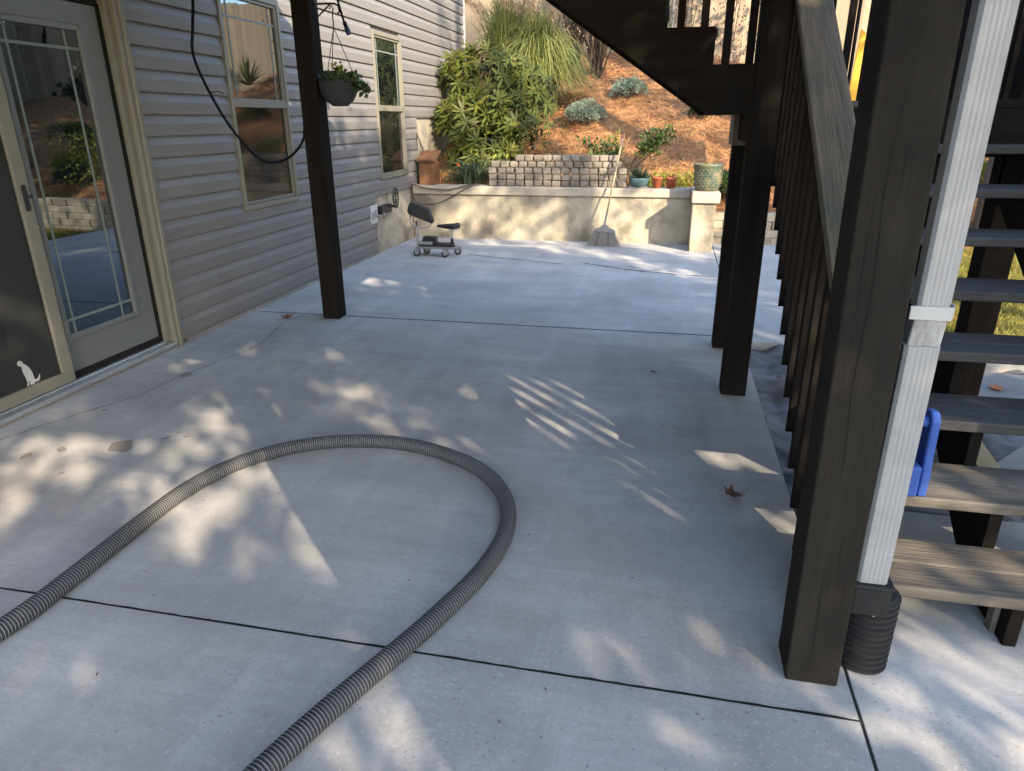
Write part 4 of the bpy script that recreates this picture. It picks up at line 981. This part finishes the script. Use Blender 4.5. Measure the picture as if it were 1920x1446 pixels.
for k,(x,y,r,mt) in enumerate(((4.3,11.9,.45,m_lime),(5.2,12.9,.5,m_azalea),(3.7,11.2,.35,m_juniper),(6.1,12.2,.55,m_lime))):
    round_shrub('bank_shrub','%s on the slope right of the stairs, mirrored in the door'%('yellow green bush','broad dark green bush','low dark bush','largest yellow bush')[k],(x,y,float(H(x,y))),r,1600,mt,(.07,.03),7)
az = empty('azalea','open branched azalea on the mulch above the stacked pavers','shrub',(-.5,9.95,.8))
zc = float(H(-.5,9.9)); brs = MB(); P = []; 
for k in range(16):
    a = random.uniform(-.35,.5) if k%3 else random.uniform(2.5,3.6); s = random.uniform(.2,.62); h = random.uniform(.3,.62)*(1 if math.cos(a)>0 else .75)
    b = Vector((-.56,9.92,zc-.02)); e = b+Vector((s*math.cos(a),.25*math.sin(a)+random.gauss(0,.08),h)); m_ = b.lerp(e,.45)+Vector((0,0,.03)); brs.tube([b,m_,e],[.012,.008,.003],5)
    for j in range(44): P.append(np.array(m_.lerp(e,random.uniform(.15,1.08)))+RNG.normal(0,.035,3))
brs.build('branches', m_twig, az); P = np.array(P); D = rdir(len(P)); D[:,2] += .4
np_mesh('foliage', *leaves(P,D,RNG.uniform(.05,.095,len(P)),.036), m_azalea, az)
sp = empty('seedling_shrub','thin yellow green sapling left of the azalea','shrub',(-.85,10.3,.95))
b = Vector((-.84,10.3,float(H(-.84,10.3)))); mb = MB(); P = []
for k in range(6):
    e = b+Vector((random.gauss(0,.13),random.gauss(0,.1),random.uniform(.25,.5))); mb.tube([b,e],[.006,.002],4); P += [np.array(b.lerp(e,random.uniform(.3,1.05)))+RNG.normal(0,.03,3) for _ in range(22)]
mb.build('branches', m_twig, sp); P = np.array(P); np_mesh('foliage', *leaves(P,rdir(len(P)),.05,.022), m_lime, sp)
jn = empty('low_shrub','low dark ferny shrub between the wooden box and the stacked pavers','shrub',(-2.65,9.7,.7))
g,_ = tuft((-2.65,9.66,.66),500,.12,.36,.34,.5,.012); n = 1500; P = np.c_[RNG.normal(-2.66,.24,n),RNG.normal(9.68,.11,n),.68+np.abs(RNG.normal(0,.15,n))]; P = P[P[:,1]>9.49]
tag(np_mesh('foliage', *join(g,leaves(P,rdir(len(P)),.05,.012)), m_juniper, jn), kind='stuff')
for c in ((-2.83,9.58,.93),):
    n = 10; np_mesh('flower', *leaves(np.tile(c,(n,1)),rdir(n),.032,.022), m_orangefl, jn)
lm = empty('lime_plant','patch of bright lime leaved groundcover between the pots and the mulch','plant',(-.05,9.6,.7))
n = 700; P = np.c_[RNG.uniform(-.3,.45,n),RNG.uniform(9.45,9.85,n),np.zeros(n)]; P[:,2] = H(P[:,0],P[:,1])+RNG.uniform(.0,.12,n); D = rdir(n); D[:,2] = np.abs(D[:,2]); tag(np_mesh('foliage', *leaves(P,D,.055,.02), m_lime, lm), kind='stuff')
lm2 = empty('lime_plant','yellow green bushy plant seen between the stair rail and big post','plant',(2.7,10.4,.5))
n = 900; P = np.c_[RNG.normal(2.62,.3,n),RNG.normal(10.6,.25,n),RNG.uniform(.2,1.35,n)]; tag(np_mesh('foliage', *leaves(P,rdir(n),.07,.03), m_lime, lm2), kind='stuff')
def yucca(label,c):
    y_ = empty('yucca',label,'plant',c); n = 110; a = RNG.uniform(0,2*np.pi,n); e = RNG.uniform(.15,1.5,n); D = np.c_[np.cos(a)*np.cos(e),np.sin(a)*np.cos(e),np.sin(e)]
    L_ = RNG.uniform(.5,.75,n); t = np.linspace(0,1,5); C = np.array(c)+np.array([0,0,.1])+D[:,None,:]*(L_[:,None]*t)[...,None]; C[...,2] -= .12*(t**2)[None,:]*np.cos(e)[:,None]
    V,F = ribbons(C,[.03,.04,.035,.022,.003],unit(np.c_[-np.sin(a),np.cos(a),0*a])); np_mesh('leaf_rosette',V,F,m_yucca,y_)
yucca('spiky yucca rosette on the slope in front of the far fence',(2.6,15.3,float(H(2.6,15.3))))
for (x,y,lab,mt,hh) in ((.15,15.2,'tall red brown twiggy shrub by the fence behind the stairs',m_redleaf,2.0),(-.35,15.0,'tall leafy stem by the fence left of the red brown shrub',m_azalea,1.7),(.9,14.9,'sparse tall shrub by the fence right of the red brown shrub',m_redleaf,2.2),(1.6,15.6,'loose green shrub by the fence behind the handrail',m_azalea,1.6)):
    z = float(H(x,y)); t = empty('tall_shrub',lab,'shrub',(x,y,z)); twiggy((x,y,z),9,hh,.4,m_twig,t,.008,3); n = 260
    P = np.c_[x+RNG.normal(0,.22,n),y+RNG.normal(0,.22,n),z+RNG.uniform(.3,hh,n)]; np_mesh('foliage', *leaves(P,rdir(n),.07,.025), mt, t)
yb_ = empty('yellow_marker','yellow plastic board with a red tag leaning by the fence beyond the stairs','marker',(2.9,13.5,1.6))
MB().prism([(2.86,1.95),(2.93,1.70),(3.0,1.75),(3.03,2.75),(2.9,2.85)],'y',13.5,13.54).build('board', m_yellow, yb_, bevel=.004)
MB().tube([(2.88,13.52,1.95),(2.80,13.5,1.15)],.016,8).tube([(2.95,13.52,1.75),(2.87,13.5,1.15)],.016,8).build('legs', m_yellow, yb_); bx('tag', m_red, yb_, 2.80,2.92,13.47,13.49,1.42,1.56)
hcrd = empty('rope','thin black cord with a knob hanging beside the stair rail','cord',(.62,3.2,1.6))
MB().tube([(.69,3.3,2.6),(.69,3.3,1.565)],.007,8).build('cord', m_cable, hcrd); MB().lathe([(0,-.012),(.016,-.006),(.016,.006),(0,.012)],(.69,3.3,2.0),12).build('knob', m_cable, hcrd); bx('clamp', m_black, hcrd, .675,.74,3.285,3.315,1.54,1.565, bevel=.004)

# pine straw, leaf litter and lawn
n = 52000; x = RNG.uniform(-3.35,5.5,n); y = 9.36+RNG.uniform(0,1,n)**1.3*7.0; keep = (y>9.30+.15*sm(.4,.7,x)+.5*sm(2,4,x)+.1)&~((y<9.5)&(x<.3)&(x>-2.45)); x,y = x[keep],y[keep]; n = len(x)
a = RNG.uniform(0,2*np.pi,n); l = RNG.uniform(.07,.17,n); D = np.c_[np.cos(a),np.sin(a),RNG.normal(.1,.22,n)]; P = np.c_[x,y,H(x,y)+RNG.uniform(.0,.03,n)]
D[:,2] += .345*D[:,1]
V,F = ribbons(np.stack([P,P+D*l[:,None]*.5+np.array([0,0,.008]),P+D*l[:,None]],1),[.0045,.0045,.003],unit(np.c_[-np.sin(a),np.cos(a),RNG.normal(0,.4,n)]))
tag(np_mesh('pine_straw', V, F, m_straw, loc=(0,12,1)), 'orange brown pine straw covering the slope', 'mulch', kind='stuff')
n = 900; x = RNG.uniform(-3.3,5.5,n); y = RNG.uniform(9.5,16.3,n); P = np.c_[x,y,H(x,y)+.03]; D = rdir(n); D[:,2] *= .35; Nn = rdir(n)*.5+np.array([0,0,1])
tag(np_mesh('leaf_litter', *leaves(P,D,RNG.uniform(.05,.11,n),RNG.uniform(.035,.07,n),Nn,fold=.15), m_litter, loc=(0,12,1)), 'fallen brown leaves scattered over the pine straw', 'leaves', kind='stuff')
n = 70000; x = RNG.uniform(1.42,6.0,n); y = RNG.uniform(5.02,10.2,n); k = (y<9.32+.15+.5*sm(2,4,x)); x,y = x[k],y[k]; n = len(x)
a = RNG.uniform(0,2*np.pi,n); h = RNG.uniform(.03,.075,n); P = np.c_[x,y,H(x,y)-.003]; lean = RNG.normal(0,.55,(n,2)); T = P+np.c_[lean*h[:,None],h]
V,F = ribbons(np.stack([P,(P+T)/2+np.c_[0*lean,h*.12],T],1),[.006,.005,.0012],np.c_[-np.sin(a),np.cos(a),0*a])
tag(np_mesh('lawn_grass', V, F, m_lawn, loc=(3.5,7.5,0)), 'short yellowing lawn beyond the stairs', 'grass', kind='stuff')

# fallen leaves one by one
def maple(c, s, mat, label, curl=.35, stalk=True, rot=0):
    t = empty('fallen_leaf', label, 'leaf', c, 'single fallen leaves'); lob = [(0,.05),(.25,.2),(.55,.1),(.42,.42),(.62,.62),(.3,.66),(0,1.0),(-.3,.66),(-.62,.62),(-.42,.42),(-.55,.1),(-.25,.2)]
    V = [(0,.4,0)]+[(q[0],q[1],0) for q in lob]; out_ = []
    for vx,vy,_ in V:
        z = curl*(vx*vx*1.2+(vy-.4)**2)+random.uniform(0,.06)
        ca,sa = math.cos(rot),math.sin(rot); out_.append((c[0]+s*(vx*ca-vy*sa),c[1]+s*(vx*sa+vy*ca),c[2]+.004+s*z))
    MB().add(out_,[(0,i,i%12+1) for i in range(1,13)]).build('blade', mat, t)
    if stalk:
        ca,sa = math.cos(rot),math.sin(rot); st = lambda u,v,w: (c[0]+s*(u*ca-v*sa),c[1]+s*(u*sa+v*ca),c[2]+.004+s*w)
        MB().tube([st(0,.1,.1),st(.03,-.3,.1),st(.1,-.75,.3)],[.0016,.0013,.001],5).build('stalk', m_twig, t)
maple((.395,2.74,0),.085,m_brownleaf,'curled brown leaf on the patio near the big post',.7,rot=2.2)
maple((-2.93,4.92,0),.085,m_brownleaf,'dark curled leaf on the patio at the foot of the left post',.9,rot=.5)
maple((.0,4.22,0),.028,m_brownleaf,'tiny dark leaf alone in the middle of the patio',.8,rot=1.2)
maple((2.02,4.32,-.004),.085,m_orangeleaf,'bright orange leaf on the pale slab under the stairs',.3,rot=1.0)
maple((2.35,6.05,-.02),.10,m_orangeleaf,'orange leaf lying on the lawn seen under the stairs',.3,rot=2.0)
maple((2.02,6.3,-.02),.11,m_paleleaf,'pale pink leaf lying on the lawn near the downspout',.3,rot=.3)
maple((2.2,6.0,-.02),.09,m_paleleaf,'pale leaf lying on the lawn between the stair treads',.3,rot=1.5)
n = 140; P = np.c_[RNG.uniform(.75,2.6,n),RNG.uniform(2.85,4.8,n),np.full(n,-.06)]; P[:,2] += RNG.uniform(0,.03,n); D = rdir(n); D[:,2] *= .3
tag(np_mesh('leaf_debris', *leaves(P,D,RNG.uniform(.03,.08,n),.04,rdir(n)*.4+np.array([0,0,1])), m_brownleaf, loc=(1.6,3.8,0)), 'dead leaves and bark scraps on the soil under the stairs', 'leaves', kind='stuff')
n = 70; P = np.c_[RNG.uniform(-2.6,.55,n),RNG.uniform(1.2,5,n),np.full(n,.003)]; D = rdir(n); D[:,2] *= .15
tag(np_mesh('patio_debris', *leaves(P,D,RNG.uniform(.006,.02,n),.006,np.tile([0,0,1.],(n,1))), m_brownleaf, loc=(-1,3,0)), 'tiny scraps of leaf and grit on the patio', 'debris', kind='stuff')

# ------------------------------------------------------------------ trees (to the right and behind: they throw the dapple)
# chosen sun spots: leaves along their rays are thinned out to shape the dapple
PATCH = [(-2.77,2.28,0.00,0.22),(-2.88,2.54,-0.00,0.14),(-2.67,2.10,0.00,0.14),(-2.74,2.63,0.00,0.08),(-2.29,3.14,-0.00,0.09),(-2.03,2.81,0.00,0.11),(-1.78,2.56,0.00,0.10),(-1.57,2.35,0.00,0.13),(-1.39,2.26,0.00,0.13),(-1.42,2.43,0.00,0.10),(-1.32,2.01,0.00,0.07),(-2.31,3.38,0.00,0.07),(-2.04,2.23,0.00,0.17),(-2.05,2.43,0.00,0.16),(-2.24,2.67,0.00,0.08),(-1.79,2.17,0.00,0.12),(-1.75,2.00,0.00,0.09),(-1.44,1.82,-0.00,0.05),(-2.14,2.15,0.00,0.07),(-2.01,1.68,0.00,0.05),(-2.17,4.13,0.00,0.06),(-2.02,4.16,0.00,0.08),(-3.11,4.04,0.00,0.09),(-2.68,3.79,0.00,0.05),(-1.64,3.31,0.00,0.10),(-1.62,3.58,-0.00,0.08),(-1.79,3.49,0.00,0.08),(-1.48,3.15,0.00,0.07),(-1.35,3.41,0.00,0.06),(-1.25,3.20,0.00,0.05),(-1.13,3.71,0.00,0.08),(-0.99,3.56,0.00,0.06),(-0.74,3.74,-0.00,0.22),(-0.40,3.45,0.00,0.24),(-0.62,3.55,0.00,0.15),(-0.16,3.39,0.00,0.12),(-0.58,3.13,0.00,0.07),(-0.93,3.00,0.00,0.09),(-0.81,2.93,0.00,0.06),(0.09,2.69,0.00,0.11),(0.18,2.60,0.00,0.09),(0.43,3.04,0.00,0.15),(0.54,2.98,0.00,0.10),(0.51,2.53,0.00,0.10),(0.35,2.14,0.00,0.08),(0.26,1.84,0.00,0.07),(0.08,3.47,0.00,0.06),(0.36,3.48,0.00,0.06),(-0.65,1.33,0.00,0.12),(-0.54,1.23,0.00,0.17),(-0.45,1.31,-0.00,0.10),(-0.37,1.23,0.00,0.12),(-0.73,1.43,0.00,0.06),(-0.15,1.64,0.00,0.14),(-0.24,1.76,0.00,0.07),(-0.92,1.64,0.00,0.05),(-1.03,1.97,0.00,0.05),(-1.76,1.23,-0.00,0.08),(0.88,1.69,0.00,0.20),(0.94,1.52,0.00,0.25),(0.86,1.94,0.00,0.14),(0.87,1.80,0.00,0.14),(1.09,1.87,0.00,0.20),(1.06,1.98,0.00,0.15),(1.00,2.57,0.00,0.08),(1.34,2.60,0.00,0.10),(-2.84,6.47,0.00,0.12),(-3.10,5.42,0.00,0.05),(-2.12,8.79,0.00,0.20),(-1.55,8.73,0.00,0.25),(-0.91,8.46,0.00,0.20),(-0.30,7.95,0.00,0.25),(0.16,7.58,0.00,0.25),(0.47,8.43,0.00,0.20),(0.04,9.10,0.00,0.25),(-1.80,8.01,-0.00,0.10),(-1.44,7.80,0.00,0.10),(-1.11,7.64,0.00,0.10),(0.94,2.02,0.19,0.20),(1.07,2.02,0.19,0.20),(1.07,2.22,0.36,0.18),(0.96,2.27,0.36,0.10),(1.18,2.57,0.53,0.10),(-2.51,9.20,0.37,0.20),(-2.88,9.20,0.33,0.12),(-1.71,9.20,0.21,0.30),(-1.28,9.20,0.12,0.22),(-1.99,9.20,0.35,0.20),(-0.80,9.20,0.40,0.20),(-0.39,9.20,0.41,0.22),(-1.01,9.20,0.50,0.20),(-2.66,9.20,0.05,0.12),(-2.21,9.20,0.75,0.20),(-0.68,9.20,0.83,0.20),(0.56,9.20,0.07,0.14),(-0.06,9.20,0.45,0.10),(-3.35,10.08,2.89,0.30),(-3.35,11.32,2.76,0.35),(-3.35,8.86,2.65,0.16),(-3.35,8.13,2.24,0.12),(-3.35,9.76,2.21,0.20),(-3.35,7.78,1.97,0.08),(-3.35,7.46,1.46,0.05),(-3.35,10.29,1.90,0.18),(-3.35,9.30,1.34,0.14),(-3.35,10.82,2.06,0.20),(-3.35,8.53,2.69,0.12),(-3.35,9.05,2.23,0.10),(-3.35,11.94,3.05,0.30),(-3.35,8.49,0.60,0.08),(-3.35,8.93,0.35,0.10),(-3.35,7.37,2.59,0.08),(-3.35,8.01,1.65,0.06)]
for q_ in np.arange(5.0,11.5,.42):          # more gaps, cut in bands so the slope is striped with sun
    if (q_/.42)%3<2:
        for w_ in np.arange(-1.5,14,.42):
            x_, y_ = q_*.724-w_*.69, q_*.69+w_*.724
            if -3<x_<2.5 and 9.4<y_<15.5: PATCH.append((x_,y_,float(H(x_,y_)),.27))
PA = np.array(PATCH); SD = np.array([SUN_H.x*c_, SUN_H.y*c_, s_]); E1 = unit(np.cross(SD,[0,0,1.])); E2 = np.cross(E1,SD)
PPH = RNG.uniform(0,6.28,(len(PA),3))
def open_gaps(P, keep=.13):
    """P (n,3) world leaf positions -> mask of leaves that stay"""
    rel = P[:,None,:]-PA[None,:,:3]; u = rel@E1; v = rel@E2; d = np.hypot(u,v); a = np.arctan2(v,u)
    r = PA[None,:,3]*(1.12+.25*np.sin(2*a+PPH[None,:,0])+.22*np.sin(3*a+PPH[None,:,1])+.15*np.sin(5*a+PPH[None,:,2]))+.03
    inside = ((d<r)&((rel@SD)>5)).any(1); return ~inside | (RNG.uniform(0,1,len(P))<keep)
def trunk_mb(base, h, r, tips):
    B = np.array(base); mb = MB(); mb.tube([B+q for q in np.array([(0,0,-.3),(.03,.02,h*.35),(-.04,.05,h*.7),(0,0,h)])],[r*1.25,r,r*.8,r*.45],10)
    for c in tips:
        b = Vector(B)+Vector((0,0,h*random.uniform(.5,.95))); c = Vector(c); mb.tube([b,b.lerp(c,.5)+Vector((0,0,.2)),c],[r*.25,r*.14,r*.04],5)
    return mb
def tree(x, y, zc, rad, rz, n, ls, mat, label, clumps=0):
    z = float(H(x,y)); t = empty('tree',label,'tree',(x,y,z),'trees round the garden'); c = np.array([x,y,zc])
    if clumps:
        q = rdir(clumps)*RNG.uniform(.3,1,(clumps,1))**.5*np.array([rad,rad,rz]); P = c+q[RNG.integers(0,clumps,n)]+RNG.normal(0,.28,(n,3))
    else: P = c+rdir(n)*RNG.uniform(.25,1,(n,1))**.45*np.array([rad,rad,rz])+RNG.normal(0,.12,(n,3))
    P = P[open_gaps(P)]; n = len(P); D = rdir(n); D[:,2] -= .3
    np_mesh('crown',*leaves(P,D,RNG.uniform(ls*.7,ls*1.3,n),ls*.5),mat,t)
    tips = P[RNG.integers(0,n,10)]; trunk_mb((x,y,z),zc-z,.15,tips).build('trunk',m_bark,t); return t
for a in (
 (4.9,-3.8,4.5,2.2,1.9,15000,.15,m_tree,'evergreen tree right of and behind the deck'),
 (7.4,-2.7,6.6,2.5,2.3,12000,.2,m_tree,'evergreen tree right of the deck level with the steps'),
 (10.3,-7.6,6.6,2.4,2.3,11000,.2,m_treeaut,'autumn tree farther behind the deck by the side fence'),
 (4.6,-6.6,4.3,2.3,2.0,14000,.15,m_treeaut,'autumn tree straight behind the steps'),
 (9.4,-.2,7.4,2.0,2.0,4200,.2,m_treeaut,'thin autumn tree beside the side fence',22),
 (11.2,2.6,8.6,2.2,1.8,3600,.2,m_treeaut,'thin autumn tree beyond the side fence by the lawn',20),
 (11.4,5.2,5.2,2.2,2.6,6000,.22,m_tree,'dark evergreen tree beyond the side fence at the lawn',40),
 (11.6,8.4,5.4,2.2,2.6,6000,.22,m_tree,'dark evergreen tree beyond the side fence level with the slope',40),
 (12.0,11.6,6.4,2.3,2.8,6000,.22,m_tree,'dark evergreen tree beyond the side fence near the top',40),
 (11.2,14.8,6.6,2.2,2.6,6000,.22,m_tree,'dark evergreen tree in the far fence corner',40),
 (4.1,10.25,6.2,2.1,2.2,5200,.2,m_treeaut,'tree with grey trunk at the edge of the lawn',36)): tree(*a)
def pine(x, y, sc, label, seed):
    z0 = float(H(x,y)); t = empty('pine_tree',label,'pine tree',(x,y,z0),'trees round the garden'); rd = random.Random(seed); B = Vector((x,y,z0)); mb = MB()
    mb.tube([B+Vector(q)*sc for q in ((0,0,-.4),(.05,.0,4),(-.05,.08,8),(.06,0,12),(0,0,14))],[.19,.17,.145,.09,.03],10); cs = []
    for k in range(16):
        z = 7.2+.42*k; a = rd.uniform(0,6.28); L_ = rd.uniform(1.0,2.3)*(1-.04*k); d = Vector((math.cos(a)*L_,math.sin(a)*L_,0))
        mb.tube([B+Vector((0,0,z))*sc,B+(d*.6+Vector((0,0,z+.25)))*sc,B+(d+Vector((0,0,z+.2)))*sc],[.05,.03,.01],5)
        cs += [B+(d*q+Vector((0,0,z+.2)))*sc for q in (.6,.8,1.0)]
    mb.build('trunk',m_bark,t); cs = np.array(cs); n = 4000; P = cs[RNG.integers(0,len(cs),n)]+RNG.normal(0,.2,(n,3)); P = P[open_gaps(P)]; D = rdir(len(P)); D[:,2] += .4
    np_mesh('crown',*leaves(P,D,RNG.uniform(.12,.26,len(P)),.03),m_tree,t)
for a in ((8.6,-1.0,1.0,'tall bare trunked pine right of the stairs',1),(12.8,-2.4,1.15,'tallest pine beyond the side fence',2),(13.5,2.0,1.2,'tall pine far beyond the side fence',3),(6.9,3.5,1.0,'bare trunked pine on the lawn nearest the stairs',4),(8.3,2.2,1.05,'bare trunked pine on the lawn farther from the stairs',5),(8.9,4.9,1.0,'bare trunked pine on the lawn by the slope',6)): pine(*a)
# ------------------------------------------------------------------ neighbour house far left
nh = empty('neighbouring_house','grey sided neighbouring house glimpsed past the far house corner','house',(-8,27,1.5))
bx('wall', m_nsiding, nh, -12,-4.2,25.06,32,1.2,9)
for k in range(40): bx('siding_plank', m_nsiding, nh, -12,-4.18,25.0,25.05,2.2+.15*k,2.343+.15*k)
MB().prism([(-12.5,9),(-3.7,9),(-8.1,11.5)],'y',24.6,32.4).build('roof', m_roof, nh)
